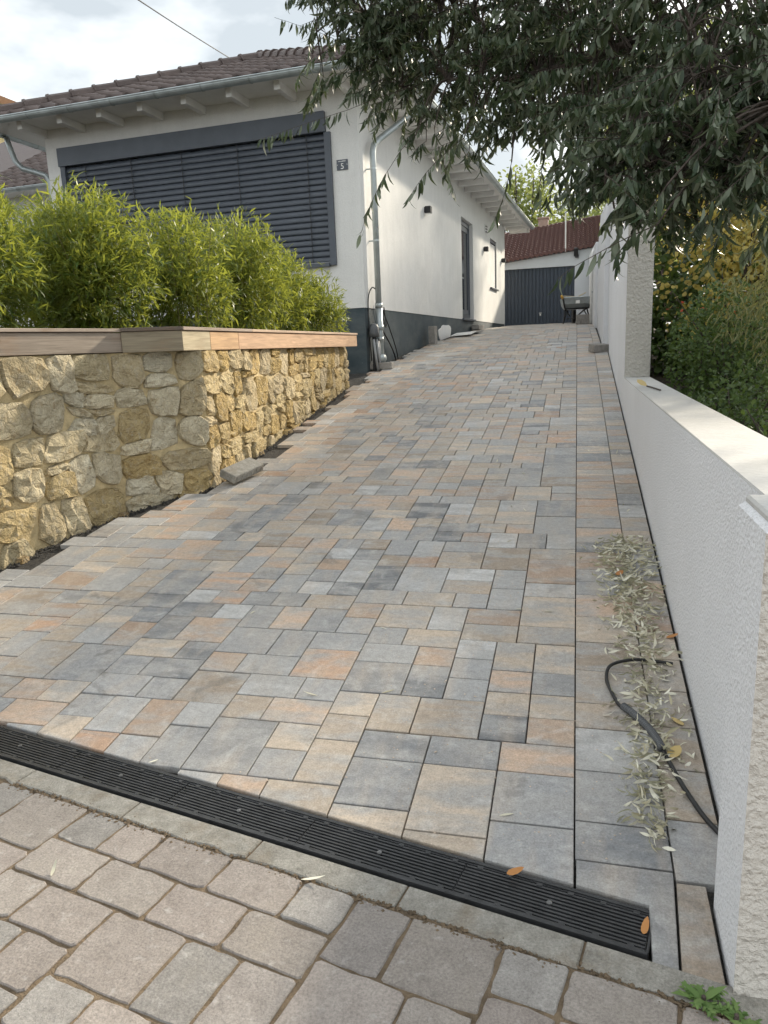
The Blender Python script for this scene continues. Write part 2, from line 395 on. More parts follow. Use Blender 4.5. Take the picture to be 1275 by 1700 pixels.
def np_mesh(name, V, F, rnd=None, smooth=False, attr='rnd'):
    """V (n,3); F list of arrays of equal-size polygons."""
    m = bpy.data.meshes.new(name); m.vertices.add(len(V)); m.vertices.foreach_set('co', np.asarray(V, np.float32).ravel())
    loops = np.concatenate([f.ravel() for f in F]); sizes = np.concatenate([np.full(len(f), f.shape[1]) for f in F])
    starts = np.concatenate([[0], np.cumsum(sizes)[:-1]])
    m.loops.add(len(loops)); m.loops.foreach_set('vertex_index', loops.astype(np.int32))
    m.polygons.add(len(sizes)); m.polygons.foreach_set('loop_start', starts.astype(np.int32)); m.polygons.foreach_set('loop_total', sizes.astype(np.int32))
    if smooth: m.polygons.foreach_set('use_smooth', np.ones(len(sizes), bool))
    m.update(calc_edges=True)
    if rnd is not None:
        a = m.attributes.new(attr, 'FLOAT', 'FACE'); a.data.foreach_set('value', np.concatenate(rnd).astype(np.float32))
    return m

def norm(a): return a / np.maximum(np.linalg.norm(a, axis=-1, keepdims=True), 1e-9)

def leaves_mesh(name, P, D, N, L, Wd, curl, shape='lance', rnd=None):
    """one leaf per row: base P, direction D, normal hint N, length, width, curl."""
    P, D, N = (np.asarray(x, float) for x in (P, D, N)); D = norm(D); B = norm(np.cross(N, D)); N = np.cross(D, B)
    n = len(P); L = np.broadcast_to(L, (n,)); Wd = np.broadcast_to(Wd, (n,)); curl = np.broadcast_to(curl, (n,))
    xs, ws = dict(lance=([0, .3, .7, 1.0], [.25, 1, .75, 0]), round=([0, .35, .75, 1.0], [.15, 1, .9, 0]), fine=([0, .12, .35, .6, .82, 1.0], [.12, .6, 1, .9, .5, 0]), disc=([0, .1, .3, .55, .8, 1.0], [.2, .75, 1, .95, .65, 0]))[shape]
    cols = []
    for x, w in zip(xs, ws):
        c = P + D * (x * L)[:, None] + N * (curl * x * x * L)[:, None] - D * (np.abs(curl) * 0.35 * x * x * L)[:, None]
        if w > 0:
            fold = N * (0.25 * w * Wd / 2)[:, None]
            cols += [c + B * (w * Wd / 2)[:, None] + fold, c - B * (w * Wd / 2)[:, None] + fold]
        else: cols.append(c)
    V = np.stack(cols, 1).reshape(-1, 3); k = len(cols); o = (np.arange(n) * k)[:, None]; ns_ = len(xs)
    q = np.concatenate([o + np.array([[2 * i, 2 * i + 1, 2 * i + 3, 2 * i + 2]]) for i in range(ns_ - 2)], 0); t = o + np.array([[k - 3, k - 2, k - 1]])
    r = NR.random(n) if rnd is None else np.asarray(rnd)
    return np_mesh(name, V, [q, t], [np.concatenate([r] * (ns_ - 2)), r], True)

# ------------------------------------------------------------------ terrain profile
_PY = [-60, 1.0, 2.0, 11.0, 12.5, 14.4, 17.1, 20.0, 25.2, 29.0, 60.0]
_PZ = [-0.12, -0.10, 0.0, 1.08, 1.265, 1.45, 1.66, 1.81, 1.985, 2.05, 2.3]
def prof(y):
    if y < 11.0: return 0.12 * (y - 2.0)
    return float(np.interp(y, _PY, _PZ))
def slope(y): return (prof(y + 0.15) - prof(y - 0.15)) / 0.3
DRA = R(-11.1)                                    # drain / street direction
DX, DY = Vector((math.cos(DRA), math.sin(DRA), 0)), Vector((-math.sin(DRA), math.cos(DRA), 0))
def street_z(x, y=0): return -0.034 - 0.0235 * (x - 0.2)
def drain_far(x): return 1.797 + math.tan(DRA) * (x - 0.215)    # far edge of the drain
def left_edge(y): return float(np.interp(y, [0, 3.0, 3.74, 4.75, 5.42, 7.7, 9.94, 11.0, 25.0, 30], [-3.6, -3.6, -3.36, -3.14, -2.74, -2.83, -2.95, -2.99, -2.19, -1.9]))
def wall_x(y): return 0.443 + 0.005 * (y - 2.4)

# ground sheet
def ground_z(x, y):
    if y < 1.2: return -0.16 - 0.0235 * max(-5, min(5, x))
    return min(prof(min(y, 29)) - 0.12, 2.0) - (0.06 if x > 0.6 else 0.0) + 0.0
xs = [-400, -120, -50, -25, -14, -8, -5, -3.5, -2, -1, 0, 0.58, 1.5, 3, 6, 12, 25, 60, 150, 400]
ys = [-200, -60, -20, -8, -3, -1, 0, 1.0, 1.6, 2.4, 4, 6, 8, 10, 12, 14.4, 17, 20, 25, 30, 45, 80, 150, 300, 600]
g = MB(); g.add([(x, y, ground_z(x, y)) for y in ys for x in xs], [(j * len(xs) + i, j * len(xs) + i + 1, (j + 1) * len(xs) + i + 1, (j + 1) * len(xs) + i) for j in range(len(ys) - 1) for i in range(len(xs) - 1)])
g.build('ground', 'ground', kind='structure')

# ------------------------------------------------------------------ packing of mixed-size pavers
def pack(nx, ny, rng, lens=((2, .46), (3, .22), (4, .32)), wide=.70):
    sky_ = [0] * nx; own = [-1] * nx; out = []; nid = 0
    while True:
        lo = min(sky_)
        if lo >= ny: return out
        i = sky_.index(lo); w = 0
        while i + w < nx and sky_[i + w] == lo: w += 1
        ch = [k for k in (2, 3) if w - k == 0 or w - k >= 2]
        free = [k for k in ch if i + k >= nx or own[i + k - 1] == own[i + k] or w == k]
        if free and rng.random() < .85: ch = free
        k = ch[0] if len(ch) == 1 else (3 if rng.random() < wide else 2)
        l = rng.choices([a for a, _ in lens], [b for _, b in lens])[0]
        if k == 2 and l == 4: l = rng.choice((2, 2, 3))
        if w == k and lo > 0:                       # a slot: come level with a neighbour so that the joint ends
            nb = [sky_[q] - lo for q in (i - 1, i + w) if 0 <= q < nx]
            nb = [d for d in nb if any(d == a for a, _ in lens)]
            if nb and rng.random() < .8: l = rng.choice(nb)
        out.append((i, lo, k, l))
        for j in range(i, i + k): sky_[j] = lo + l; own[j] = nid
        nid += 1

def clip(poly, a, b, c):                           # keep a*x+b*y+c >= 0
    out = []
    for i in range(len(poly)):
        p, q = poly[i - 1], poly[i]; fp = a * p[0] + b * p[1] + c; fq = a * q[0] + b * q[1] + c
        if (fp >= 0) != (fq >= 0):
            t = fp / (fp - fq); out.append((p[0] + (q[0] - p[0]) * t, p[1] + (q[1] - p[1]) * t))
        if fq >= 0: out.append(q)
    return out

PAL = [((0.32, 0.322, 0.324), 25), ((0.45, 0.45, 0.445), 20), ((0.20, 0.208, 0.218), 9), ((0.49, 0.41, 0.325), 30), ((0.475, 0.352, 0.262), 26), ((0.37, 0.305, 0.24), 13), ((0.475, 0.32, 0.222), 6)]
def pcol():
    c = RNG.choices([p for p, _ in PAL], [w for _, w in PAL])[0]; k = RNG.uniform(0.78, 1.2)
    return tuple(min(1, x * k) for x in c) + (1,)

# driveway
drive = empty('driveway', (0, 2, 0)); tag(drive, kind='structure')
bedm = MB(); yy = [1.5, 2, 3, 5, 8, 11, 12.5, 14.4, 17.1, 20, 22.5, 25.2, 28.2]
vv = []
for y in yy:
    l = left_edge(y) - 0.5; vv += [(l, max(y, drain_far(l) + 0.02) if y == 1.5 else y, prof(max(y, drain_far(l)) if y == 1.5 else y) - 0.028), (0.56, y, prof(y) - 0.028)]
bedm.add(vv, [(2 * i, 2 * i + 1, 2 * i + 3, 2 * i + 2) for i in range(len(yy) - 1)]); bedm.build('gravel_bed', 'bed', drive)

UX, UY, GAP = 0.0842, 0.0787, 0.0048
items = []                                          # (poly, centre)
rng = random.Random(21)
for (i, j, w, l) in pack(43, 318, rng):
    x1 = 0.017 - i * UX; x0 = x1 - w * UX; y0 = 1.50 + j * UY; y1 = y0 + l * UY
    cx, cy = (x0 + x1) / 2, (y0 + y1) / 2
    le = left_edge(cy)
    if x0 < le - 0.03 or cy > 27.9: continue
    items.append(([(x0, y0), (x1, y0), (x1, y1), (x0, y1)], w, l))
y = 1.935
while y < 27.6:
    l = rng.choice((2, 2, 3, 3)); y1 = y + l * UY
    items.append(([(0.017, y), (0.283, y), (0.283, y1), (0.017, y1)], 0, l)); y = y1
y = 1.902
while y < 27.6:
    l = rng.choice((2, 3, 3)); y1 = y + l * UY; wx = min(wall_x(y), wall_x(y1)) - 0.012
    if y > 12.5: wx = 0.405
    items.append(([(0.283, y), (wx, y), (wx, y1), (0.283, y1)], 0, l)); y = y1
items.append(([(0.02, 1.842), (0.205, 1.805), (0.198, 1.625), (0.262, 1.618), (0.283, 1.932), (0.02, 1.935)], -1, 3))
items.append(([(0.264, 1.612), (0.362, 1.60), (0.362, 1.90), (0.283, 1.90)], -1, 3))
fin = []
ta = math.tan(DRA)
for poly, w, l in items:
    if w >= 0: 
        cut = clip(poly, -ta, 1, -(drain_far(0) + 0.006))
        if len(cut) < 3: continue
        if len(cut) != 4 or cut != poly and set(cut) != set(poly): w = -1
        poly = cut
    ar = abs(sum(poly[k - 1][0] * poly[k][1] - poly[k][0] * poly[k - 1][1] for k in range(len(poly)))) / 2
    if ar < 0.0016: continue
    cx = sum(p[0] for p in poly) / len(poly); cy = sum(p[1] for p in poly) / len(poly)
    vis = cx > -0.88 * cy - 0.15
    fin.append((cy + 0.4 * abs(cx + 0.26 * cy) + (0 if vis else 100), cx, cy, poly, w, l))
fin.sort(key=lambda t: t[0])
pm_cache = {}
far_v, far_f, far_c = [], [], []
def paver_geo(poly, cx, cy):
    q = inset([(x - cx, y - cy) for x, y in poly], GAP / 2); return MB().prism(q, -0.07, 0, 0.0022)
for k, (_, cx, cy, poly, w, l) in enumerate(fin):
    sl = slope(cy); z = prof(cy) + RNG.gauss(0, 0.0011)
    rx, ry = math.atan(sl) + RNG.gauss(0, 0.0030), RNG.gauss(0, 0.0035)
    if k < 300:
        key = (w, l)
        if w > 0 and key in pm_cache: m = pm_cache[key]
        else:
            m = paver_geo(poly, cx, cy).mesh('paver')
            if w > 0: pm_cache[key] = m
        o = bpy.data.objects.new('paver', m); COL.objects.link(o); o.parent = drive
        if not m.materials: m.materials.append(MT['paver'])
        o.location = (cx, cy - 2, z); o.rotation_euler = (rx, ry, RNG.gauss(0, 0.0015)); o.color = pcol()
    else:
        gm = paver_geo(poly, cx, cy); off = len(far_v); t = math.tan(rx); ty = math.tan(ry)
        far_v += [(x + cx, yv + cy, zv + z + t * yv - ty * x) for x, yv, zv in gm.v]
        c = pcol()
        for fc in gm.f: far_f.append(tuple(a + off for a in fc)); far_c.append(c)
m = bpy.data.meshes.new('paver_field'); m.from_pydata(far_v, [], far_f); m.update()
a = m.attributes.new('pcol', 'FLOAT_COLOR', 'FACE'); a.data.foreach_set('color', np.array(far_c, np.float32).ravel())
link('paver_field', m, 'paver_far', drive, kind='stuff')

# street of old tumbled pavers
street = empty('street', (-0.5, 1.0, -0.03)); tag(street, kind='structure')
sb = MB(); sv = []
for yv in (-3.0, 1.60):
    for xv in (-9, -4, -2, 0, 2, 5): 
        P = Vector((0.2, 0.0, 0)) + DX * xv + DY * yv; sv.append((P.x, P.y, street_z(P.x) - 0.0055))
sb.add(sv, [(i, i + 1, i + 7, i + 6) for i in range(5)]); sb.build('joint_soil', 'soil', street)
OPAL = [(0.285, 0.252, 0.23), (0.295, 0.258, 0.234), (0.295, 0.263, 0.24), (0.275, 0.252, 0.236), (0.29, 0.262, 0.238), (0.265, 0.252, 0.238)]
UO, UV = 0.0815, 0.075
rng = random.Random(5)
for (i, j, w, l) in pack(62, 24, rng, ((2, .66), (3, .34)), .58):
    u1 = 1.55 - i * UO; u0 = u1 - w * UO; v1 = 1.504 - j * UV; v0 = v1 - l * UV
    uc, vc = (u0 + u1) / 2, (v0 + v1) / 2
    P = Vector((0.2, 0, 0)) + DX * uc + DY * vc
    if P.y < 0.3 or P.x < -3.4 or P.x > 1.5: continue
    if P.x > 0.34 and P.y > 1.5: continue
    hw, hl = (u1 - u0) / 2 - 0.005, (v1 - v0) / 2 - 0.005; pts = []
    for (sx, sy) in ((-1, -1), (1, -1), (1, 1), (-1, 1)):
        c = rng.uniform(0.003, 0.013); e = rng.uniform(0.003, 0.012)
        a_ = (sx * (hw - (c if sx * sy < 0 else e * .0)), sy * hl); b_ = (sx * hw, sy * (hl - e))
        pr = [(sx * hw, sy * (hl - e)), (sx * (hw - c), sy * hl)]
        if sx * sy < 0: pr = pr[::-1]
        pts += pr
        # mid-edge points with chips follow
    full = []
    for k in range(len(pts)):
        p, q = pts[k], pts[(k + 1) % len(pts)]; full.append(p)
        d = math.dist(p, q)
        if d > 0.06:
            for t in (0.2, 0.4, 0.6, 0.8): full.append((p[0] + (q[0] - p[0]) * t, p[1] + (q[1] - p[1]) * t))
    full = [(x * (1 + rng.gauss(0, .004)) + rng.gauss(0, .0017), yv * (1 + rng.gauss(0, .004)) + rng.gauss(0, .0017)) for x, yv in full]
    area = sum(full[k - 1][0] * full[k][1] - full[k][0] * full[k - 1][1] for k in range(len(full)))
    if area < 0: full = full[::-1]
    cxy = (0, 0); n = len(full); b = 0.006
    r0 = [(x, yv, -0.07) for x, yv in full]; r1 = [(x, yv, -0.0035) for x, yv in full]
    r2 = [(x * (1 - .003 / max(hw, .03)), yv * (1 - .003 / max(hl, .03)), 0.0) for x, yv in full]
    mb = MB(); mb.v = r0 + r1 + r2; mb.f = [tuple(range(2 * n, 3 * n))] + [(k * n + q, k * n + (q + 1) % n, (k + 1) * n + (q + 1) % n, (k + 1) * n + q) for k in (0, 1) for q in range(n)]
    o = link('paving_stone', mb.mesh('paving_stone'), 'oldp', street)
    o.matrix_parent_inverse = Matrix.Identity(4)
    o.location = (P.x + 0.5, P.y - 1.0, street_z(P.x) + 0.03 + rng.gauss(0, .0012)); o.rotation_euler = (rng.gauss(0, .006), rng.gauss(0.0235, .006), DRA + rng.gauss(0, .006))
    k = rng.uniform(.88, 1.12); o.color = tuple(c * k for c in rng.choice(OPAL)) + (1,)

# concrete kerb strip on the street side of the drain
kerb = empty('kerb_strip', (0.2, 1.6, -0.03)); tag(kerb, kind='structure')
kx = 0.34
kr = random.Random(3)
while kx > -4.2:
    L_ = 0.48; mb = MB(); P0 = Vector((0.2, 1.72, 0))
    pts = []
    nseg = 8
    for t in range(nseg + 1):
        p = P0 + DX * (kx - 0.003 - (L_ - 0.006) * t / nseg) + DY * (-0.155 / 2 - 0.012); pts.append((p.x, p.y))
    for t in range(nseg, -1, -1):
        p = P0 + DX * (kx - 0.003 - (L_ - 0.006) * t / nseg) + DY * (-0.155 / 2 - 0.012 - 0.088 + kr.gauss(0, .004)); pts.append((p.x, p.y))
    zc = street_z((P0 + DX * kx).x); mb.prism(pts, -0.12, 0.002, 0.004)
    mb.v = [(x, yv, zv + street_z(x)) for x, yv, zv in mb.v]
    mb.build('kerb_stone', 'concrete', kerb); kx -= L_

# soil creeping over the kerb joint
# ------------------------------------------------------------------ drain channel
drain = empty('drain_channel', (0.2, 1.72, street_z(0.2)), DRA, 'black slotted drainage channel across the foot of the driveway', 'drain')
drain.rotation_euler = (0, math.atan(0.0235), DRA)
mb = MB().box(-4.0, 0.0, -0.066, 0.066, -0.09, -0.05); mb.build('channel_floor', 'pit', drain, world=False)
MB().box(-4.0, 0.004, 0.0665, 0.078, -0.09, 0.004).box(-4.0, 0.004, -0.078, -0.0665, -0.09, 0.004).box(0.0, 0.006, -0.066, 0.066, -0.09, 0.0).build('channel_frame', 'iron', drain, world=False)
barm = MB().box(-0.248, 0.248, -0.0033, 0.0033, -0.018, 0.0).mesh('bar'); barm.materials.append(MT['iron'])
crossm = MB()
for xx in (-0.247, -0.125, 0.0, 0.125, 0.247): crossm.box(xx - 0.003, xx + 0.003, -0.064, 0.064, -0.022, -0.006)
for xx in np.arange(-0.21, 0.22, 0.085): crossm.box(xx - 0.008, xx + 0.008, 0.052, 0.0645, -0.01, 0.0015).box(xx - 0.008, xx + 0.008, -0.0645, -0.052, -0.01, 0.0015)
crossm = crossm.mesh('cross_rib'); crossm.materials.append(MT['iron'])
scm = MB().tube([(0, 0, -0.01), (0, 0, 0.003)], 0.0075, 10); scm.tube([(0, 0, 0.002), (0, 0, 0.0038)], 0.004, 6); scm = scm.mesh('screw'); scm.materials.append(MT['screw'])
for gi in range(8):
    xc = -0.252 - 0.5 * gi
    fr = MB().box(-0.2495, 0.2495, 0.0605, 0.0648, -0.02, 0.0).box(-0.2495, 0.2495, -0.0648, -0.0605, -0.02, 0.0).mesh('grate'); 
    o = link('grate', fr, 'iron', drain, world=False); o.location = (xc, 0, 0.001)
    for k in range(9):
        b = link('bar', barm, None, o, world=False); b.location = (0, -0.0528 + 0.0132 * k, 0)
    link('cross_rib', crossm, None, o, world=False)
    s_ = link('screw', scm, None, o, world=False)

# ------------------------------------------------------------------ right boundary walls
def wallface(mbw, x0, x1, y0, y1, zb, zt0, zt1):
    mbw.add([(x0, y0, zb), (x1, y0, zb), (x1, y1, zb), (x0, y1, zb), (x0, y0, zt0), (x1, y0, zt0), (x1, y1, zt1), (x0, y1, zt1)],
            [(0, 3, 2, 1), (4, 5, 6, 7), (0, 1, 5, 4), (1, 2, 6, 5), (2, 3, 7, 6), (3, 0, 4, 7)]); return mbw
low = empty('low_garden_wall', (0.56, 5, 0.3), 0, 'low white rough-rendered wall along the right of the driveway', 'wall')
lw = MB(); lw.add([(wall_x(1.9), 1.9, -0.4), (0.69, 1.9, -0.4), (0.715, 7.96, -0.4), (wall_x(7.96), 7.96, -0.4), (wall_x(1.9), 1.9, 1.046), (0.69, 1.9, 1.046), (0.715, 7.96, 1.046), (wall_x(7.96), 7.96, 1.046)],
       [(0, 3, 2, 1), (4, 5, 6, 7), (0, 1, 5, 4), (1, 2, 6, 5), (2, 3, 7, 6), (3, 0, 4, 7)])
lw.build('wall_body', 'rough', low)
tp = MB(); tp.add([(wall_x(1.9), 1.9, 1.0463), (0.69, 1.9, 1.0463), (0.715, 7.957, 1.0463), (wall_x(7.96), 7.957, 1.0463), (wall_x(1.9) + .004, 1.9, 1.052), (0.686, 1.9, 1.052), (0.711, 7.957, 1.052), (wall_x(7.96) + .004, 7.957, 1.052)],
       [(4, 5, 6, 7), (0, 1, 5, 4), (1, 2, 6, 5), (2, 3, 7, 6), (3, 0, 4, 7)]); tp.build('wall_top', 'coping', low)
blk = empty('gate_pier', (0.56, 1.7, -0.05), 0, 'short rendered pier at the street end of the low white wall', 'pier')
MB().prism([(0.371, 1.578), (0.80, 1.60), (0.80, 1.898), (0.371, 1.846)], -0.5, 1.055, 0.012).build('pier_body', 'rough', blk)
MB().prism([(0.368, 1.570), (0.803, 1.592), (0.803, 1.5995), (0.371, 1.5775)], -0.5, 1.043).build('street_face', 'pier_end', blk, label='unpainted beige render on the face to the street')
MB().prism([(0.383, 1.59), (0.79, 1.612), (0.79, 1.886), (0.383, 1.834)], 1.0555, 1.071, 0.006).build('pier_top', 'coping', blk)

tall = empty('tall_garden_wall', (0.6, 10, 1.0), 0, 'tall white rendered wall with square end behind the low wall', 'wall')
x0 = wall_x(7.96)
tw = MB(); tw.add([(x0, 7.96, 0.2), (0.715, 7.96, 0.2), (0.75, 12.95, 0.2), (0.495, 12.95, 0.2), (x0, 7.96, 3.02), (0.715, 7.96, 3.02), (0.75, 12.95, 3.50), (0.495, 12.95, 3.50)],
       [(0, 3, 2, 1), (4, 5, 6, 7), (0, 1, 5, 4), (1, 2, 6, 5), (2, 3, 7, 6), (3, 0, 4, 7)])
tw.build('wall_body', 'rough', tall)
te = MB().box(x0 + .004, 0.712, 7.948, 7.9595, 1.0545, 3.0); te.build('end_face', 'rough_end', tall, label='grey-beige render on the square end of the wall')  # end face toned darker and browner than the wall body
far1 = empty('far_garden_wall', (0.5, 15, 1.4), 0, 'upper stretch of white wall, set forward of the tall one', 'wall')
fw = MB(); fw.add([(0.425, 12.955, 0.6), (0.76, 12.955, 0.6), (0.79, 18.2, 0.6), (0.455, 18.2, 0.6), (0.425, 12.955, 3.50), (0.76, 12.955, 3.50), (0.79, 18.2, 3.55), (0.455, 18.2, 3.55), (0.44, 16.3, 3.83), (0.78, 16.3, 3.83), (0.44, 16.3, .6), (0.78, 16.3, .6)],
       [(0, 1, 5, 4), (2, 3, 7, 6), (4, 5, 9, 8), (8, 9, 6, 7), (0, 4, 8, 10), (10, 8, 7, 3), (5, 1, 11, 9), (9, 11, 2, 6)])
fw.build('wall_body', 'rough', far1)
MB().tube([(0.415, 12.75, 1.32), (0.44, 12.75, 1.32)], 0.03, 8).build('water_tap', 'white', far1)
far2 = empty('garage_side_wall', (0.5, 21, 1.8), 0, 'lowest far stretch of white wall reaching the garage', 'wall')
wallface(MB(), 0.40, 0.75, 18.205, 27.9, 0.8, 3.55, 4.25).build('wall_body', 'rough', far2)
dp = empty('white_downpipe', (0.37, 20.5, 1.8), 0, 'thin white downpipe on the wall beside the garage', 'pipe')
MB().tube([(0.36, 20.5, 1.84), (0.36, 20.5, 3.55), (0.42, 20.55, 3.68)], 0.035, 8).build('pipe', 'white', dp, True)
MB().box(0.36, 0.40, 20.47, 20.53, 2.6, 2.63).box(0.36, 0.40, 20.47, 20.53, 3.3, 3.33).build('pipe_clip', 'zinc', dp)

# ------------------------------------------------------------------ house (local frame: x along the front, y along the side wall, z world)
HA = -R(3.3)
house = empty('house', (-3.038, 11.118, 0), HA, 'white plastered bungalow with dark plinth and brown tiled roof', 'house')
HL = lambda mb, name, mat, par=None, **k: mb.build(name, mat, par or house, world=False, **k)
def hpt(t, s, z):
    c, si = math.cos(HA), math.sin(HA); return Vector((-3.038 + t * c - s * si, 11.118 + t * si + s * c, z))

def open_wall(axis, a0, a1, z0, z1, holes, depth):
    """wall face at 0 on the other axis with openings; reveals go inwards by depth. axis 'y': face looks +x; axis 'x': face looks -y"""
    mb = MB(); A = sorted({a0, a1} | {h for q in holes for h in q[:2]}); Z = sorted({z0, z1} | {h for q in holes for h in q[2:]})
    def P(a, z, d): return (-d, a, z) if axis == 'y' else (a, d, z)
    def quad(*p): mb.add(p, [(0, 1, 2, 3)])
    for i in range(len(A) - 1):
        for j in range(len(Z) - 1):
            ca, cz = (A[i] + A[i + 1]) / 2, (Z[j] + Z[j + 1]) / 2
            if any(h[0] < ca < h[1] and h[2] < cz < h[3] for h in holes): continue
            quad(P(A[i], Z[j], 0), P(A[i + 1], Z[j], 0), P(A[i + 1], Z[j + 1], 0), P(A[i], Z[j + 1], 0))
    for (h0, h1, y0, y1) in holes:
        quad(P(h0, y0, 0), P(h0, y1, 0), P(h0, y1, depth), P(h0, y0, depth)); quad(P(h1, y0, depth), P(h1, y1, depth), P(h1, y1, 0), P(h1, y0, 0))
        quad(P(h0, y1, 0), P(h1, y1, 0), P(h1, y1, depth), P(h0, y1, depth)); quad(P(h0, y0, depth), P(h1, y0, depth), P(h1, y0, 0), P(h0, y0, 0))
    return mb
ZP, ZS = 2.03, 5.06
HL(open_wall('y', 0, 14.05, ZP, ZS + .02, [(7.25, 8.68, ZP + 0.001, 4.35), (11.28, 12.42, 3.0, 4.35)], 0.2), 'side_wall', 'plaster')
HL(open_wall('x', -5.33, 0, ZP, ZS + .02, [(-4.98, -0.50, 2.72, 4.70)], 0.16), 'front_wall', 'plaster')
HL(MB().add([(-5.33, 0, 0.5), (-5.33, 14.05, 0.5), (-5.33, 14.05, ZS), (-5.33, 0, ZS), (0, 14.05, 0.5), (0, 14.05, ZS)], [(0, 3, 2, 1), (1, 2, 5, 4)]), 'rear_wall', 'plaster')
HL(MB().add([(-5.33, 0.012, .5), (-0.012, 0.012, .5), (-0.012, 14.04, .5), (-5.33, 0.012, ZP), (-0.012, 0.012, ZP), (-0.012, 14.04, ZP), (-5.33, 0, ZP), (0, 0, ZP), (0, 14.05, ZP)],
   [(0, 1, 4, 3), (1, 2, 5, 4), (3, 4, 7, 6), (4, 5, 8, 7)]), 'plinth', 'plinth')
# bare plaster patch on the plinth
pr_ = random.Random(9); pts = []
for k in range(22):
    th = 2 * math.pi * k / 22; r_ = 1 + pr_.gauss(0, .11)
    pts.append((5.35 + .60 * r_ * math.copysign(abs(math.cos(th)) ** .7, math.cos(th)), 1.66 + .20 * r_ * math.copysign(abs(math.sin(th)) ** .7, math.sin(th))))
mb = MB(); n = len(pts); mb.add([(-0.010, a_, b_) for a_, b_ in pts] + [(-0.002, 5.35 + (a_ - 5.35) * .97, 1.66 + (b_ - 1.66) * .97) for a_, b_ in pts], [tuple(range(n, 2 * n))] + [(k, (k + 1) % n, n + (k + 1) % n, n + k) for k in range(n)])
HL(mb, 'bare_patch', 'whitepaint', label='white unpainted patch on the dark plinth')
# eaves: soffit, rafters
EV = 0.66; EB = 15.2
HL(MB().box(-5.33 - EV, EV, -EV, -0.001, ZS, ZS + .03).box(0.001, EV, 0, EB, ZS, ZS + .03).box(-5.33 - EV, -5.331, 0, EB, ZS, ZS + .03).box(-5.33, 0, 14.06, EB, ZS, ZS + .03), 'soffit', 'whitepaint')
for t in (-5.30, -4.56, -3.85, -3.14, -2.41, -1.69, -0.95, -0.12):
    HL(MB().bbox(t - .045, t + .045, -0.56, -0.001, ZS - .115, ZS - .001, .004), 'rafter', 'whitepaint')
s_ = 0.35
while s_ < 15.2:
    HL(MB().bbox(0.001, 0.57, s_ - .045, s_ + .045, ZS - .115, ZS - .001, .004), 'rafter', 'whitepaint'); s_ += 0.74
HL(MB().box(0.02, 0.64, 15.2, 15.23, ZS - .13, ZS + .06), 'bargeboard', 'whitepaint')
for s_ in (-.3, -.45): pass
# roof
PT = R(23.5); TP = math.tan(PT)
ze = ZS + .055
roof = HL(MB().add([(-5.33 - EV, -EV, ze), (EV, -EV, ze), (EV, EB, ze), (-5.33 - EV, EB, ze), (-2.665, -EV + 3.325, ze + 3.325 * TP), (-2.665, EB - 3.325, ze + 3.325 * TP)],
      [(0, 1, 4), (1, 2, 5, 4), (2, 3, 5), (3, 0, 4, 5)]), 'roof', 'tile')
prof_t = [(0.0, .010), (.035, .036), (.085, .048), (.135, .034), (.17, .012), (.235, .004), (.305, .012)]
tv, tf = [], []; npf = len(prof_t)
for (yo, zo) in ((0, -.012), (0, .018), (.37, 0.0)):
    for (xo, z) in prof_t: tv.append((xo, yo, z + zo if yo or zo > 0 else z - .012))
for r_ in range(2):
    for k in range(npf - 1): tf.append((r_ * npf + k, r_ * npf + k + 1, (r_ + 1) * npf + k + 1, (r_ + 1) * npf + k))
tilem = MB().add(tv, tf).mesh('tile', True); tilem.materials.append(MT['tile'])
for r_ in range(10):
    up = r_ * .34 - .05
    for k in range(23):
        t = -5.33 - EV + .02 + k * .295; d_ = max(0, up + .15) * math.cos(PT)
        if t + .25 < -5.33 - EV + d_ or t + .05 > EV - d_: continue
        o = link('tile', tilem, None, roof, world=False); o.location = (t, -EV + up * math.cos(PT), ze + .012 + up * math.sin(PT))
        o.rotation_euler = (PT + RNG.gauss(0, .012), RNG.gauss(0, .012), RNG.gauss(0, .01))
def ridge_tiles(a, b, n):
    a, b = Vector(a), Vector(b); d = (b - a) / n
    for k in range(n):
        p, q = a + d * (k - .06), a + d * (k + 1.0)
        HL(MB().tube([p, p + d * .12, p + d * .13, q], [.125, .125, .112, .095], 10), 'ridge_tile', 'tile', roof, smooth=False)
apx = (-2.665, -EV + 3.325, ze + 3.325 * TP + .03)
ridge_tiles((-5.33 - EV, -EV, ze + .045), apx, 13); ridge_tiles((EV, -EV, ze + .045), apx, 13)
ridge_tiles(apx, (-2.665, 8, apx[2]), 14)
# gutters
def gutter(a, b, name='gutter', br=1.0, par=None):
    a, b = Vector(a), Vector(b); d = (b - a); L_ = d.length; d.normalize(); sd_ = d.cross(Vector((0, 0, 1))); r_ = .072
    vs, fs = [], []; n = 9
    for p in (a, b):
        for k in range(n + 1):
            th = math.pi + math.pi * k / n; vs.append(p + sd_ * math.cos(th) * r_ + Vector((0, 0, math.sin(th) * r_)))
    for k in range(n): fs.append((k, k + 1, n + 2 + k, n + 1 + k))
    fs += [tuple(range(n + 1)), tuple(range(2 * n + 1, n, -1))]
    mbg = MB().add(vs, fs); mbg.tube([a + sd_ * r_, b + sd_ * r_], .011, 6); mbg.tube([a - sd_ * r_, b - sd_ * r_], .008, 6)
    g_ = HL(mbg, name, 'zinc', par, smooth=False)
    x = .4
    while x < L_ - .1:
        c = a + d * x; bv, bf = [], []
        for p in (c - d * .011, c + d * .011):
            for k in range(n + 1):
                th = math.pi + math.pi * k / n; bv.append(p + sd_ * math.cos(th) * (r_ + .006) + Vector((0, 0, math.sin(th) * (r_ + .006))))
        HL(MB().add(bv, [(k, k + 1, n + 2 + k, n + 1 + k) for k in range(n)]), 'gutter_bracket', 'pipe', g_); x += br
    return g_
zg = 5.085
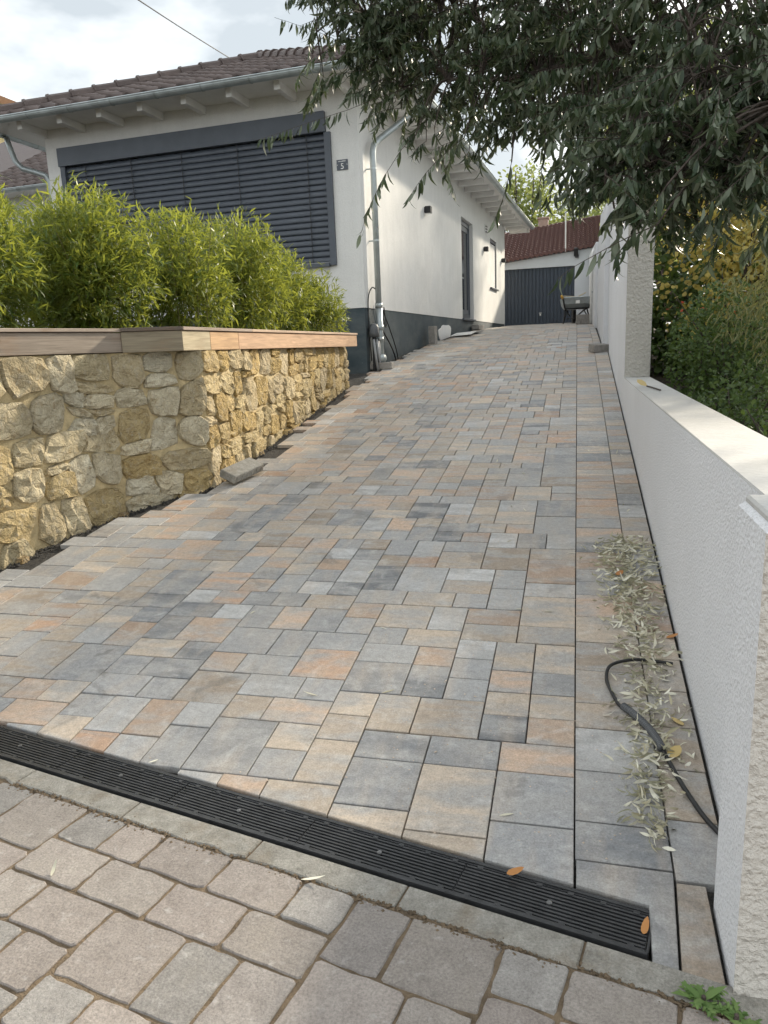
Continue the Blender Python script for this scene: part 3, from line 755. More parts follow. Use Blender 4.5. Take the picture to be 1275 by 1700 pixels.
gutter((-5.33 - EV - .1, -EV - .07, zg), (EV + .13, -EV - .07, zg), br=.74)
gutter((EV + .07, -EV + .005, zg), (EV + .07, EB + .05, zg), br=.74)
gutter((-5.33 - EV - .07, 4, zg), (-5.33 - EV - .07, -EV + .005, zg), br=.74)
# main downpipe
dpp = HL(MB().tube([(EV + .06, 1.15, 5.02), (EV + .04, 1.13, 4.93), (.50, .98, 4.83), (.17, .48, 4.43), (.12, .36, 4.33), (.11, .32, 4.22), (.11, .32, 2.05)], .046, 12), 'downpipe', 'pipe', smooth=True)
HL(MB().tube([(.11, .32, 2.06), (.11, .32, 1.16)], .053, 12), 'lower_pipe', 'pipe', dpp, smooth=True)
HL(MB().tube([(.11, .32, 2.03), (.11, .32, 2.10)], .058, 12).tube([(.11, .32, 1.70), (.11, .32, 1.78)], .060, 12).tube([(.11, .32, 1.52), (.11, .32, 1.60)], .058, 12), 'pipe_socket', 'pipe', dpp, smooth=True)
HL(MB().tube([(.10, .29, 1.28), (.185, .20, 1.28)], .055, 14).tube([(.18, .205, 1.28), (.19, .195, 1.28)], .064, 14), 'cleaning_cap', 'pipe', dpp, smooth=True)
for z in (4.0, 3.0): HL(MB().tube([(.0, .32, z), (.11, .32, z)], .012, 6).tube([(.11, .32, z - .012), (.11, .32, z + .012)], .051, 12), 'pipe_clip', 'zinc', dpp)
# left downpipe with swan neck
HL(MB().tube([(-5.99, -.1, 5.02), (-5.97, -.06, 4.85), (-5.93, -.03, 4.66), (-5.82, -.01, 4.54), (-5.60, .02, 4.47), (-5.44, .06, 4.41), (-5.38, .08, 4.30), (-5.38, .08, 1.5)], .045, 10), 'downpipe', 'pipe', smooth=True)
# rear-left wing with its own roof
wing = HL(MB().box(-14, -5.34, 4.7, 10.4, 1.2, 5.3), 'wing_wall', 'plaster')
wr = HL(MB().add([(-14.5, 4.2, 5.36), (-5.35, 4.2, 5.36), (-5.35, 10.6, 5.36 + 6.4 * .52), (-14.5, 10.6, 5.36 + 6.4 * .52)], [(0, 1, 2, 3)]), 'wing_roof', 'tile')
HL(MB().box(-14.5, -5.36, 4.2, 4.69, 5.27, 5.31), 'wing_soffit', 'whitepaint')
wp = math.atan(.52)
for r_ in range(19):
    for k in range(20):
        up = r_ * .36 - .04; o = link('tile', tilem, None, wr, world=False)
        o.location = (-11.3 + k * .295, 4.2 + up * math.cos(wp), 5.37 + up * math.sin(wp)); o.rotation_euler = (wp + RNG.gauss(0, .012), RNG.gauss(0, .012), 0)
gutter((-14.5, 4.12, 5.33), (-5.36, 4.12, 5.33), br=.9)

# front window with venetian shutter
win = HL(MB().bbox(-5.075, -0.475, -.065, .02, 4.48, 4.755, .004), 'shutter_box', 'anthracite')
fr = HL(MB().box(-.50, -.405, -.045, .1, 2.66, 4.478).box(-5.06, -4.975, -.045, .1, 2.66, 4.478).box(-4.97, -.505, -.07, .1, 2.645, 2.70), 'window_frame', 'anthracite')
HL(MB().box(-4.97, -.505, .13, .15, 2.7, 4.47), 'window_pane', 'glass')
slat = MB(); sp = [(-.020, -.044), (-.027, -.032), (-.018, .006), (-.002, .036), (.010, .047)]
n = len(sp); slat.add([(x, a_, b_) for x in (-2.232, 2.232) for a_, b_ in sp], [(k, k + 1, n + k + 1, n + k) for k in range(n - 1)])
slm = slat.mesh('slat', True); slm.materials.append(MT['anthracite'])
for k in range(21):
    o = link('slat', slm, None, fr, world=False); o.location = (-2.738, .02, 2.755 + .0838 * k); o.rotation_euler = (RNG.gauss(0, .01), 0, 0)
for t in (-4.6, -3.75, -2.85, -1.9, -.78):
    HL(MB().box(t - .004, t + .004, -.026, -.018, 2.72, 4.47), 'guide_cord', 'blackm', fr)
# side door
door = HL(MB().box(-.16, -.09, 7.25, 7.34, ZP + .03, 4.34).box(-.16, -.09, 8.59, 8.68, ZP + .03, 4.34).box(-.16, -.09, 7.34, 8.59, 4.24, 4.34).box(-.16, -.09, 7.34, 8.59, ZP + .03, ZP + .13), 'door_frame', 'anthracite')
HL(MB().bbox(-.15, -.105, 7.345, 7.46, ZP + .135, 4.235).bbox(-.15, -.105, 8.47, 8.585, ZP + .135, 4.235).box(-.15, -.105, 7.46, 8.47, 4.12, 4.235).box(-.15, -.105, 7.46, 8.47, ZP + .135, ZP + .25), 'door_leaf', 'anthracite', door)
HL(MB().box(-.135, -.12, 7.46, 8.47, ZP + .25, 4.12), 'door_glass', 'glass', door)
HL(MB().tube([(-.10, 7.52, 3.0), (-.05, 7.52, 3.0), (-.05, 7.64, 3.0)], .011, 6), 'door_handle', 'zinc', door)
HL(MB().bbox(-.19, .05, 7.2, 8.73, ZP - .02, ZP + .025, .004), 'door_step', 'anthracite', door)
# side window with roller shutter
sw = HL(MB().box(-.12, -.03, 11.28, 11.32, 3.03, 4.35).box(-.12, -.03, 12.37, 12.42, 3.03, 4.35).box(-.12, -.03, 11.32, 12.37, 4.27, 4.35), 'side_window_frame', 'anthracite')
shm = MB().bbox(-.018, .018, -.515, .515, 0, .046, .008).mesh('shutter_slat'); shm.materials.append(MT['whitepaint'])
for k in range(25):
    o = link('shutter_slat', shm, None, sw, world=False); o.location = (-.055, 11.845, 3.03 + .0485 * k)
HL(MB().bbox(-.19, .06, 11.22, 12.48, 2.965, 3.01, .004), 'window_sill', 'anthracite', sw)
# wall vent
vt = HL(MB().bbox(.001, .02, 10.43, 10.66, 4.36, 4.60, .004), 'wall_vent', 'whitepaint')
for k in range(3): HL(MB().box(.018, .045, 10.45, 10.64, 4.395 + .07 * k, 4.42 + .07 * k), 'vent_louvre', 'blackm', vt)

# house number plate
plate = empty('house_number_plate', hpt(-.25, 0, 3.95), HA, 'small dark enamel plate with white 5 beside the big shutter', 'sign')
PL = lambda mb, name, mat, **k: mb.build(name, mat, plate, world=False, **k)
PL(MB().bbox(-.085, .085, -.012, -.001, .005, .145, .002), 'plate', 'anthracite')
def text_mesh(body, size, name, mat, par, loc):
    cu = bpy.data.curves.new(name, 'FONT'); cu.body = body; cu.size = size; cu.extrude = .0008; cu.align_x = 'CENTER'
    t_ = bpy.data.objects.new(name + '_tmp', cu); COL.objects.link(t_)
    dg = bpy.context.evaluated_depsgraph_get(); me = bpy.data.meshes.new_from_object(t_.evaluated_get(dg)); bpy.data.objects.remove(t_)
    me.name = name; me.materials.clear(); o = link(name, me, mat, par, world=False); o.location = loc; o.rotation_euler = (R(90), 0, 0); return o
text_mesh('5', .112, 'numeral', 'white', plate, (0, -.0135, .018))
sm = MB(); xk = -.062
pr_ = random.Random(2)
while xk < .058:
    w_ = pr_.uniform(.004, .008); h_ = pr_.choice((.008, .008, .013)); sm.box(xk, xk + w_, -.0142, -.0122, .116, .116 + h_); xk += w_ + .0028
PL(sm, 'street_lettering', 'white')
for x in (-.074, .074): PL(MB().tube([(x, -.0145, .075), (x, -.0115, .075)], .006, 8), 'screw', 'white')

# wall lamps
def wall_lamp(s, z, label):
    e = empty('wall_lamp', hpt(0, s, z), HA, label, 'lamp', 'cube lamps on the side wall')
    MB().bbox(.0005, .018, -.05, .05, -.05, .05, .003).build('back_plate', 'blackm', e, world=False)
    MB().bbox(.019, .125, -.062, .062, -.062, .062, .005).build('housing', 'blackm', e, world=False)
    MB().box(.035, .11, -.045, .045, -.068, -.0625).build('lens', 'white', e, world=False)
wall_lamp(3.8, 3.96, 'black cube wall lamp nearest the house corner')
wall_lamp(10.24, 3.93, 'black cube wall lamp between the side door and side window')
wall_lamp(13.42, 3.93, 'black cube wall lamp at the far end of the side wall')

# meter / cable outlet by the corner
def lb(base, label, dims, rz=0, tilt=(0, 0), name='paving_block', grp='loose concrete blocks left by the builders', mat='block', stripes=False):
    e = empty(name, base, 0, label, 'block', grp); e.rotation_euler = (tilt[0], tilt[1], rz)
    a_, b_, c_ = dims
    MB().bbox(-a_ / 2, a_ / 2, -b_ / 2, b_ / 2, 0, c_, .006).build('block', mat, e, world=False)
    if stripes:
        for k in range(6): MB().box(-a_ / 2 + a_ * (k + .5) / 6 - .004, -a_ / 2 + a_ * (k + .5) / 6 + .004, -b_ / 2 - .004, -b_ / 2 - .0005, .008, c_ - .02).build('spacer_rib', mat, e, world=False)
    return e
bx = empty('cable_outlet', hpt(.10, .16, 1.1), HA, 'dark domed utility outlet with grey conduits beside the downpipe', 'utility box')
BX = lambda mb, n_, m_, **k: mb.build(n_, m_, bx, world=False, **k)
BX(MB().tube([(-.02, -.03, .50), (-.02, -.03, .56), (-.02, -.03, .64), (-.02, -.03, .685), (-.02, -.03, .70)], [.085, .08, .075, .055, .02], 12), 'dome', 'conduit', smooth=True)
BX(MB().tube([(-.03, -.03, .0), (-.02, -.03, .25), (-.02, -.03, .5)], .03, 8), 'riser', 'rubber')
for k, (a_, b_, m_) in enumerate(((.0, -.06, 'grey'), (.035, -.02, 'grey'), (.04, .03, 'grey'))):
    BX(MB().tube([(a_ + .03, b_ + .03 * k, .0), (a_, b_, .25), (a_ - .015, b_ - .01, .47)], .02, 8), 'conduit', m_, smooth=True)
BX(MB().box(-.06, .06, -.03, .20, .455, .475), 'clamp', 'conduit')
cbl = empty('black_cables', hpt(.05, .5, 1.15), HA, 'thin black cables looping from the downpipe down the plinth', 'cable')
def ct(mbx, nm): mbx.build(nm, 'rubber', cbl, True, False)
def sm_path(pts, n=6):
    P = [Vector(p) for p in pts]; out = []
    for i in range(len(P) - 1):
        p0, p1, p2, p3 = P[max(i - 1, 0)], P[i], P[i + 1], P[min(i + 2, len(P) - 1)]
        for k in range(n):
            t = k / n; out.append(.5 * ((2 * p1) + (p2 - p0) * t + (2 * p0 - 5 * p1 + 4 * p2 - p3) * t * t + (3 * p1 - p0 - 3 * p2 + p3) * t ** 3))
    return out + [P[-1]]
ct(MB().tube(sm_path([(.0, .02, .98), (.03, .25, .75), (.03, .65, .4), (.03, .85, .15), (.04, .86, -.06)]), .010, 6), 'cable')
ct(MB().tube(sm_path([(.0, .05, .62), (.04, .35, .38), (.03, .62, .22), (.03, .74, .08), (.05, .75, -.06)]), .013, 6), 'cable')
ct(MB().tube(sm_path([(.03, -.18, 1.15), (.0, -.30, 1.17), (-.03, -.40, 1.0), (-.03, -.42, .55), (-.02, -.38, .1)]), .009, 6), 'cable')
ct(MB().tube(sm_path([(.03, -.18, 1.15), (.06, -.16, 1.0), (.09, .0, .65), (.09, .08, .62), (.08, .02, .9)]), .009, 6), 'cable')
lb(hpt(.16, .22, prof(11.3) + .002), 'grey concrete block under the foot of the downpipe', (.34, .17, .10), HA + .05)
b_ = hpt(.16, 3.55, prof(14.65) + .0); lb(b_, 'grey block standing upright against the dark plinth', (.12, .22, .34), HA)
b_ = hpt(.12, 8.6, prof(19.7)); lb(b_, 'low grey block lying below the side door step', (.18, .8, .12), HA)
lb((0.34, 12.35, prof(12.35) + .002), 'single grey block lying by the tap on the white wall', (.26, .17, .115), .5, (math.atan(.12), 0))
lb((0.20, 21.0, prof(21) + .003), 'large grey block lying in front of the wheelbarrow', (.40, .2, .24), .08)
lb((0.28, 20.72, prof(20.7) + .003), 'small grey block in front of the larger block near the wheelbarrow', (.28, .2, .12), .1)
lb((-2.63, 5.58, prof(5.58) + .045), 'tilted pale kerb block resting at the corner of the stone planter', (.38, .15, .07), R(76), (.38, -.12), mat='concrete', stripes=True)
cd_ = empty('cardboard_sheets', hpt(.35, 5.9, prof(17)), HA, 'flat scraps of pale board on the paving below the white patch', 'scrap')
MB().obox((.0, -.3, .02), (.22, .02, .012), (-.02, .42, .035), (0, 0, .005)).build('sheet', 'white', cd_, world=False)
MB().obox((.08, .45, .05), (.16, .0, .01), (.0, .40, .025), (0, 0, .005)).build('sheet', 'conduit', cd_, world=False)

# ------------------------------------------------------------------ garage
gar = empty('garage', (-1.2, 28, 2.0), 0, 'low garage with blue-black up-and-over door and red-brown roof', 'garage')
GY = 28.0
def gtop(x): return 4.215 + .108 * (x + 2.5)
gm = MB()
for (xa, xb, za) in ((-3.4, -2.62, 1.6), (-2.62, -.075, 3.965), (-.075, 1.2, 1.6)):
    gm.add([(xa, GY, za), (xb, GY, za), (xb, GY, gtop(xb)), (xa, GY, gtop(xa))], [(0, 1, 2, 3)])
gm.add([(-.075, GY, 1.6), (-.075, GY + .12, 1.6), (-.075, GY + .12, 3.965), (-.075, GY, 3.965)], [(0, 1, 2, 3)])
gm.add([(-2.62, GY, 3.965), (-.075, GY, 3.965), (-.075, GY + .12, 3.965), (-2.62, GY + .12, 3.965)], [(0, 3, 2, 1)])
gm.add([(1.2, GY, 1.6), (1.2, GY + 6, 1.6), (1.2, GY + 6, gtop(1.2)), (1.2, GY, gtop(1.2))], [(0, 1, 2, 3)])
gm.build('wall', 'gwall', gar)
dm_ = MB(); x = -2.62; vs = []
while x < -.08:
    for (dx, dy) in ((0, .10), (.088, .10), (.094, .122), (.118, .122), (.124, .10)):
        if x + dx < -.077: vs.append((x + dx, GY + dy))
    x += .124
vs.append((-.0752, GY + .10))
n = len(vs); dm_.add([(a_, b_, 2.0) for a_, b_ in vs] + [(a_, b_, 3.963) for a_, b_ in vs], [(k, k + 1, n + k + 1, n + k) for k in range(n - 1)])
gd = dm_.build('door', 'door', gar)
MB().box(-1.29, -1.19, GY + .06, GY + .099, 2.42, 2.44).tube([(-1.24, GY + .05, 2.37), (-1.24, GY + .099, 2.37)], .03, 10).build('door_handle', 'white', gd)
rm = MB(); RP = .42
def rz(x, d): return gtop(x) + .02 + RP * d
rows, cols = 14, 28; rl = .235; cw_ = .163; pf = ((0, .0), (.25, .045), (.5, .055), (.75, .022), (1, 0))
for r_ in range(rows):
    for c_ in range(cols):
        xa = -3.3 + c_ * cw_; vs = []
        for (d, up) in ((r_ * rl - .08, -.03), (r_ * rl - .08, .085), (r_ * rl + rl - .05, .015)):
            for (fx, fz) in pf: vs.append((xa + fx * cw_, GY + d - .06, rz(xa + fx * cw_, d) + fz + up))
        rm.add(vs, [(q * 5 + k, q * 5 + k + 1, q * 5 + 6 + k, q * 5 + 5 + k) for q in (0, 1) for k in range(4)])
gr_ = MB().add([(-3.4, GY - .05, rz(-3.4, -.05) - .03), (1.3, GY - .05, rz(1.3, -.05) - .03), (1.3, GY + 3.2, rz(1.3, 3.2)), (-3.4, GY + 3.2, rz(-3.4, 3.2)), (1.3, GY + 7, rz(1.3, 0)), (-3.4, GY + 7, rz(-3.4, 0))], [(0, 1, 2, 3), (3, 2, 4, 5)]).build('roof', 'tile_red', gar)
rm.build('tile_field', 'tile_red', gr_, kind='stuff')
for k in range(11):
    xa = -3.35 + k * .42; MB().tube([(xa, GY + 3.2, rz(xa, 3.2) + .0), (xa + .44, GY + 3.2, rz(xa + .44, 3.2) + .0)], [.10, .085], 8).build('ridge_tile', 'tile_red', gr_)
MB().bbox(-1.46, -1.10, 31.0, 31.4, 5.1, 6.02, .01).box(-1.50, -1.06, 30.96, 31.44, 6.021, 6.08).build('chimney', 'brick', gr_)
ma = empty('roof_mast', (-.39, 27.9, 4.5), 0, 'thin white mast standing against the garage roof', 'mast')
MB().tube([(-.39, 27.88, 4.42), (-.40, 27.88, 5.75)], .022, 8).build('pole', 'white', ma); MB().box(-.41, -.37, 27.88, 28.0, 4.44, 4.47).build('bracket', 'zinc', ma)
fl = empty('flood_lamp', (-.04, 27.98, 4.3), 0, 'small black spotlight on the garage wall above the door', 'lamp')
MB().box(-.07, .05, 27.93, 27.999, 4.22, 4.32).build('bracket', 'blackm', fl); MB().obox((-.04, 27.88, 4.40), (.07, .01, 0), (0, .03, .02), (.0, -.07, .12)).build('head', 'blackm', fl); MB().obox((-.075, 27.845, 4.41), (.035, .004, 0), (0, .004, .0), (.0, -.055, .10)).build('lens', 'white', fl)

# wheelbarrow
wbz = prof(23.2)
wb = empty('wheelbarrow', (-.02, 23.2, wbz), R(4), 'galvanised wheelbarrow with yellow grips parked by the garage', 'wheelbarrow')
wb.scale = (1.25, 1.25, 1.25)
WB = lambda mb, n_, m_, **k: mb.build(n_, m_, wb, world=False, **k)
tr = MB(); rings = [(.25, .34, .32, -.02), (.31, .46, .42, -.04), (.33, .5, .56, -.06)]
vs = []
for (hx, hy, z, oy) in rings:
    for (sx, sy) in ((-1, -1), (-.6, -1.06), (.6, -1.06), (1, -1), (1, 1), (-1, 1)): vs.append((sx * hx, sy * hy + oy, z))
n = 6; fs = [tuple(range(n))] + [(q * n + k, q * n + (k + 1) % n, (q + 1) * n + (k + 1) % n, (q + 1) * n + k) for q in (0, 1) for k in range(n)]
fs += [tuple(f[::-1]) for f in fs]
tray = WB(tr.add(vs, fs), 'tray', 'tray')
rim_p = [Vector(vs[12 + k]) for k in range(6)] + [Vector(vs[12])]
WB(MB().tube(rim_p, .012, 6), 'rim', 'tray')
MB().box(-.045, .045, -.605, -.59, .42, .49).build('label_plate', 'white', tray, world=False)
for s_ in (-1, 1):
    WB(MB().tube([(s_ * .10, .62, .2), (s_ * .20, .2, .30), (s_ * .27, -.45, .33), (s_ * .33, -.62, .56)], .017, 8), 'handle_tube', 'rubber', smooth=True)
    WB(MB().tube([(s_ * .335, -.62, .555), (s_ * .36, -.76, .585)], [.032, .028], 8), 'grip', 'gold', smooth=True)
    WB(MB().tube([(s_ * .24, -.2, .31), (s_ * .30, -.42, .0)], .017, 8), 'leg', 'rubber')
    WB(MB().tube([(s_ * .18, -.05, .30), (s_ * .29, -.40, .03)], .013, 8), 'leg_brace', 'rubber')
WB(MB().tube([(-.27, -.42, .10), (.27, -.42, .10)], .012, 6).tube([(-.24, -.40, .32), (.24, -.40, .32)], .015, 6), 'cross_brace', 'rubber')
tyre = MB(); th_ = [2 * math.pi * k / 20 for k in range(21)]
tyre.tube([(0, .62 + .16 * math.cos(a_), .20 + .16 * math.sin(a_)) for a_ in th_], .045, 8)
wh = WB(tyre, 'wheel', 'rubber', smooth=True); MB().tube([(-.03, .62, .2), (.03, .62, .2)], .12, 14).build('rim', 'tray', wh, world=False)
lt = empty('wooden_laths', (-.05, 23.15, wbz + .5), 0, 'pale wooden laths laid across the wheelbarrow tray', 'wood')
MB().obox((-.12, 23.0, wbz + 0.75), (.26, .05, -.022), (-.004, .018, 0), (0, 0, .01)).obox((.12, 23.1, wbz + 0.78), (.13, -.1, .055), (.012, .014, 0), (0, 0, .01)).obox((-.15, 23.2, wbz + 0.71), (.22, .02, -.03), (-.003, .022, 0), (0, 0, .01)).build('lath', 'lath', lt)

# ------------------------------------------------------------------ stone planter
plan = [(-3.85, 2.0), (-3.43, 3.74), (-3.19, 4.80), (-2.79, 5.42), (-2.98, 9.95), (-4.9, 10.15), (-6.5, 6.0), (-6.0, 2.0)]
planter = empty('stone_planter', (-3.3, 5.5, 0.3), 0, 'raised planter walled with yellow rubble stone and topped with timber boards', 'planter')
MB().prism(inset(plan, 0.037), -0.2, 1.47).build('mortar_core', 'mortar', planter)
MB().prism(inset(plan, 0.10), 1.471, 1.52).build('soil', 'ground', planter)
SPAL_A = [(.70, .61, .41), (.62, .50, .28), (.68, .60, .42), (.74, .67, .50), (.58, .45, .23), (.63, .54, .36), (.76, .71, .56)]
SPAL_C = [(.66, .52, .28), (.61, .46, .22), (.72, .61, .41), (.56, .42, .19), (.68, .56, .33), (.66, .55, .35)]
def face_stones(A, B, unit, seed, pal, sx=1.0):
    A, B = Vector(A), Vector(B); d = B - A; Lf = d.length; d.normalize(); nrm = Vector((d.y, -d.x)); rg = random.Random(seed)
    nx = max(2, round(Lf / (unit * sx))); ux = Lf / nx; H = 1.48; ny = int(1.8 / unit); wob = {}
    def gv(i, j):
        k = (i, j)
        if k not in wob: wob[k] = (0 if i in (0, nx) else rg.gauss(0, .26) * ux, 0 if j == 0 else rg.gauss(0, .26) * unit)
        return (i * ux + wob[k][0], H - j * unit + wob[k][1])
    for (i, j, w, l) in pack(nx, ny, rg, ((1, .14), (2, .52), (3, .34)), .45):
        q = [gv(i, j + l), gv(i + w, j + l), gv(i + w, j), gv(i, j)]
        uc = sum(p[0] for p in q) / 4; zc = sum(p[1] for p in q) / 4; yb = A.y + d.y * uc
        if max(p[1] for p in q) < prof(yb) - 0.06: continue
        n = rg.choice((11, 12, 13, 14)); pw = rg.uniform(3.0, 7.5); rings = []
        tu, tvv = rg.gauss(0, .10), rg.gauss(0, .10); dep = rg.uniform(.014, .040)
        ph = rg.random(); jit = [rg.gauss(.0, .06) for _ in range(n)]
        for (sc, dz) in ((1.0, -.05), (.99, .25), (.93, .85), (.62, 1.0)):
            ring = []
            for k in range(n):
                th = 2 * math.pi * (k + ph) / n; c, s = math.cos(th), math.sin(th)
                r_ = (abs(c) ** pw + abs(s) ** pw) ** (-1 / pw) * (1 + jit[k]) * (1 + rg.gauss(0, .012))
                x, y_ = c * r_ * sc * .985, s * r_ * sc * .985
                a_, b_ = (x + 1) / 2, (y_ + 1) / 2
                u = (q[0][0] * (1 - a_) + q[1][0] * a_) * (1 - b_) + (q[3][0] * (1 - a_) + q[2][0] * a_) * b_
                z = (q[0][1] * (1 - a_) + q[1][1] * a_) * (1 - b_) + (q[3][1] * (1 - a_) + q[2][1] * a_) * b_
                dd = (dep * dz + (tu * x + tvv * y_) * .06 * (dz > 0) + rg.gauss(0, .0065) * (dz > .3)) if dz >= 0 else -.06
                p = A + d * u + nrm * (dd - .032); ring.append((p.x, p.y, min(z, 1.468)))
            rings.append(ring)
        p = A + d * uc + nrm * (dep * 1.02 - .03); ctr = (p.x, p.y, zc)
        mb = MB(); mb.v = [v for r_ in rings for v in r_] + [ctr]
        mb.f = [(r_ * n + k, r_ * n + (k + 1) % n, (r_ + 1) * n + (k + 1) % n, (r_ + 1) * n + k) for r_ in range(3) for k in range(n)] + [(3 * n + k, 3 * n + (k + 1) % n, 4 * n) for k in range(n)]
        o = mb.build('stone', 'stone', planter); kf = rg.uniform(.82, 1.12); o.color = tuple(min(1, c * kf) for c in rg.choice(pal)) + (1,)
face_stones(plan[0], plan[1], .088, 31, SPAL_A, 1.2); face_stones(plan[1], plan[2], .088, 35, SPAL_A, 1.2)
face_stones(plan[2], plan[3], .082, 33, SPAL_A[1:], 1.6); face_stones(plan[3], plan[4], .09, 37, SPAL_C, 1.1)
# loose footing rubble in the open gap
for k in range(16):
    t = k / 15; yb = 2.6 + t * 6.4; xb = left_edge(yb) - .05; rg = random.Random(k)
    mb = MB(); n = 7; pts = [(math.cos(2 * math.pi * i / n) * rg.uniform(.6, 1), math.sin(2 * math.pi * i / n) * rg.uniform(.6, 1)) for i in range(n)]
    s = rg.uniform(.03, .07); z0 = prof(yb) - .03
    mb.add([(xb + a_ * s, yb + b_ * s * 1.3, z0) for a_, b_ in pts] + [(xb + a_ * s * .7, yb + b_ * s * .9, z0 + s * .6) for a_, b_ in pts], [tuple(range(n, 2 * n))] + [(i, (i + 1) % n, n + (i + 1) % n, n + i) for i in range(n)])
    if rg.random() < .6: o = mb.build('footing_stone', 'stone', planter); o.color = (.34, .26, .15, 1)
# timber coping
def board(A, B, z0, z1, th, col, name, inn=0.0, out=0.0):
    A, B = Vector(A), Vector(B); d = (B - A); L_ = d.length; d.normalize(); nr = Vector((d.y, -d.x))
    mb = MB().bbox(-L_ / 2 + .0015, L_ / 2 - .0015, -th, 0, z0, z1, .003)
    o = link(name, mb.mesh(name), 'wood', planter); c = (A + B) / 2 + nr * out
    o.matrix_parent_inverse = Matrix.Identity(4); o.location = (c.x + 3.3, c.y - 5.5, -0.3); o.rotation_euler = (0, 0, math.atan2(d.y, d.x)); 
    # local -y is the outward side for this direction; shift the board inwards
    o.location.x += -nr.x * 0; o.color = col + (1,)
    # board occupies y in [-th,0]: outward face at y=-th
    o.location.x -= nr.x * th; o.location.y -= nr.y * th
    return o
cA0, cA1, cB0, cB1, cC1 = (-3.86, 2.25), (-3.155, 4.90), (-3.15, 4.885), (-2.80, 5.13), (-2.86, 9.97)
def lerp(a_, b_, t): return (a_[0] + (b_[0] - a_[0]) * t, a_[1] + (b_[1] - a_[1]) * t)
tC = lambda yv: (yv - 5.13) / 4.84
board(cA0, cA1, 1.475, 1.612, .028, (.30, .255, .21), 'fascia_board')
board(cB0, cB1, 1.470, 1.616, .028, (.27, .235, .17), 'fascia_board')
board(cB1, lerp(cB1, cC1, tC(5.58)), 1.470, 1.614, .028, (.44, .38, .26), 'fascia_board')
board(lerp(cB1, cC1, tC(5.585)), lerp(cB1, cC1, tC(6.12)), 1.470, 1.613, .028, (.52, .34, .19), 'fascia_board')
board(lerp(cB1, cC1, tC(6.125)), cC1, 1.470, 1.613, .028, (.50, .33, .21), 'fascia_board')
board(cA0, cA1, 1.617, 1.640, .17, (.36, .30, .25), 'top_board', out=.014)
board(cB0, cB1, 1.619, 1.645, .17, (.14, .115, .095), 'top_board', out=.014)
board(cB1, lerp(cB1, cC1, tC(6.4)), 1.618, 1.643, .18, (.30, .24, .20), 'top_board', out=.014)
board(lerp(cB1, cC1, tC(6.405)), cC1, 1.618, 1.642, .18, (.46, .34, .25), 'top_board', out=.014)

# ------------------------------------------------------------------ bamboo
def rand_dirs(n): return norm(NR.normal(size=(n, 3)))
def bamboo(x, y, rx, ry, ztop, label, nspray=900):
    z0 = 1.5; h = ztop - .02 - z0; nspray = int(nspray * 1.45)
    e = empty('bamboo', (x, y, z0), 0, label, 'bamboo', 'bamboo clumps in the stone planter')
    mb = MB(); rg = random.Random(int(x * 100) + int(y * 77))
    for k in range(12):
        a_ = rg.uniform(0, 6.28); r_ = rg.uniform(.0, .45); bx_, by_ = x + math.cos(a_) * rx * r_, y + math.sin(a_) * ry * r_
        tx, ty = bx_ + math.cos(a_) * rx * rg.uniform(.1, .6), by_ + math.sin(a_) * ry * rg.uniform(.1, .6)
        mb.tube([(bx_, by_, z0), ((bx_ * 2 + tx) / 3, (by_ * 2 + ty) / 3, z0 + h * .5), (tx, ty, z0 + h * rg.uniform(.75, 1.0))], [.007, .006, .003], 5)
    mb.build('cane', 'canes', e)
    d = rand_dirs(nspray); rr = NR.random(nspray) ** .5
    c = np.stack([d[:, 0] * rr * rx, d[:, 1] * rr * ry, d[:, 2] * rr * h * .54 + h * .50], 1)
    c[:, 2] = np.where(c[:, 2] < .06, .06 + NR.random(nspray) * .3, c[:, 2])
    c[:, 2] += NR.normal(0, .06, nspray)
    nl = 8
    P = np.repeat(c, nl, 0); out = norm(np.repeat(c - np.array([0, 0, h * .35]), nl, 0))
    D = out * .7 + NR.normal(0, .75, P.shape) + np.array([0, 0, .02])
    N = NR.normal(0, .5, P.shape) + np.array([0, 0, 1.0])
    P = P + NR.normal(0, .028, P.shape) + np.array([x, y, z0])
    n = len(P); L = NR.uniform(.055, .11, n)
    m = leaves_mesh('foliage', P, D, N, L, L * NR.uniform(.12, .19, n), -NR.uniform(.05, .38, n))
    link('foliage', m, 'bamboo', e, kind='stuff')
bamboo(-4.55, 3.5, .58, .55, 2.74, 'bamboo clump at the left picture edge, nearest the street')
bamboo(-4.08, 4.45, .56, .55, 2.72, 'second bamboo clump from the street, over the grey coping board', 980)
bamboo(-3.75, 5.50, .56, .52, 2.70, 'tall bamboo clump behind the planter corner', 1050)
bamboo(-3.52, 6.50, .50, .60, 2.66, 'bamboo clump behind the short orange coping board', 820)
bamboo(-3.45, 7.60, .52, .60, 2.80, 'bamboo clump in front of the middle of the shutter', 980)
bamboo(-3.52, 8.62, .52, .55, 2.60, 'bamboo clump below the right end of the shutter', 860)
bamboo(-3.40, 9.50, .54, .48, 2.36, 'bamboo clump nearest the house corner, leaning over the coping end', 760)
bamboo(-4.5, 5.9, .60, .7, 2.76, 'bamboo clump in the back row behind the corner clump', 700)

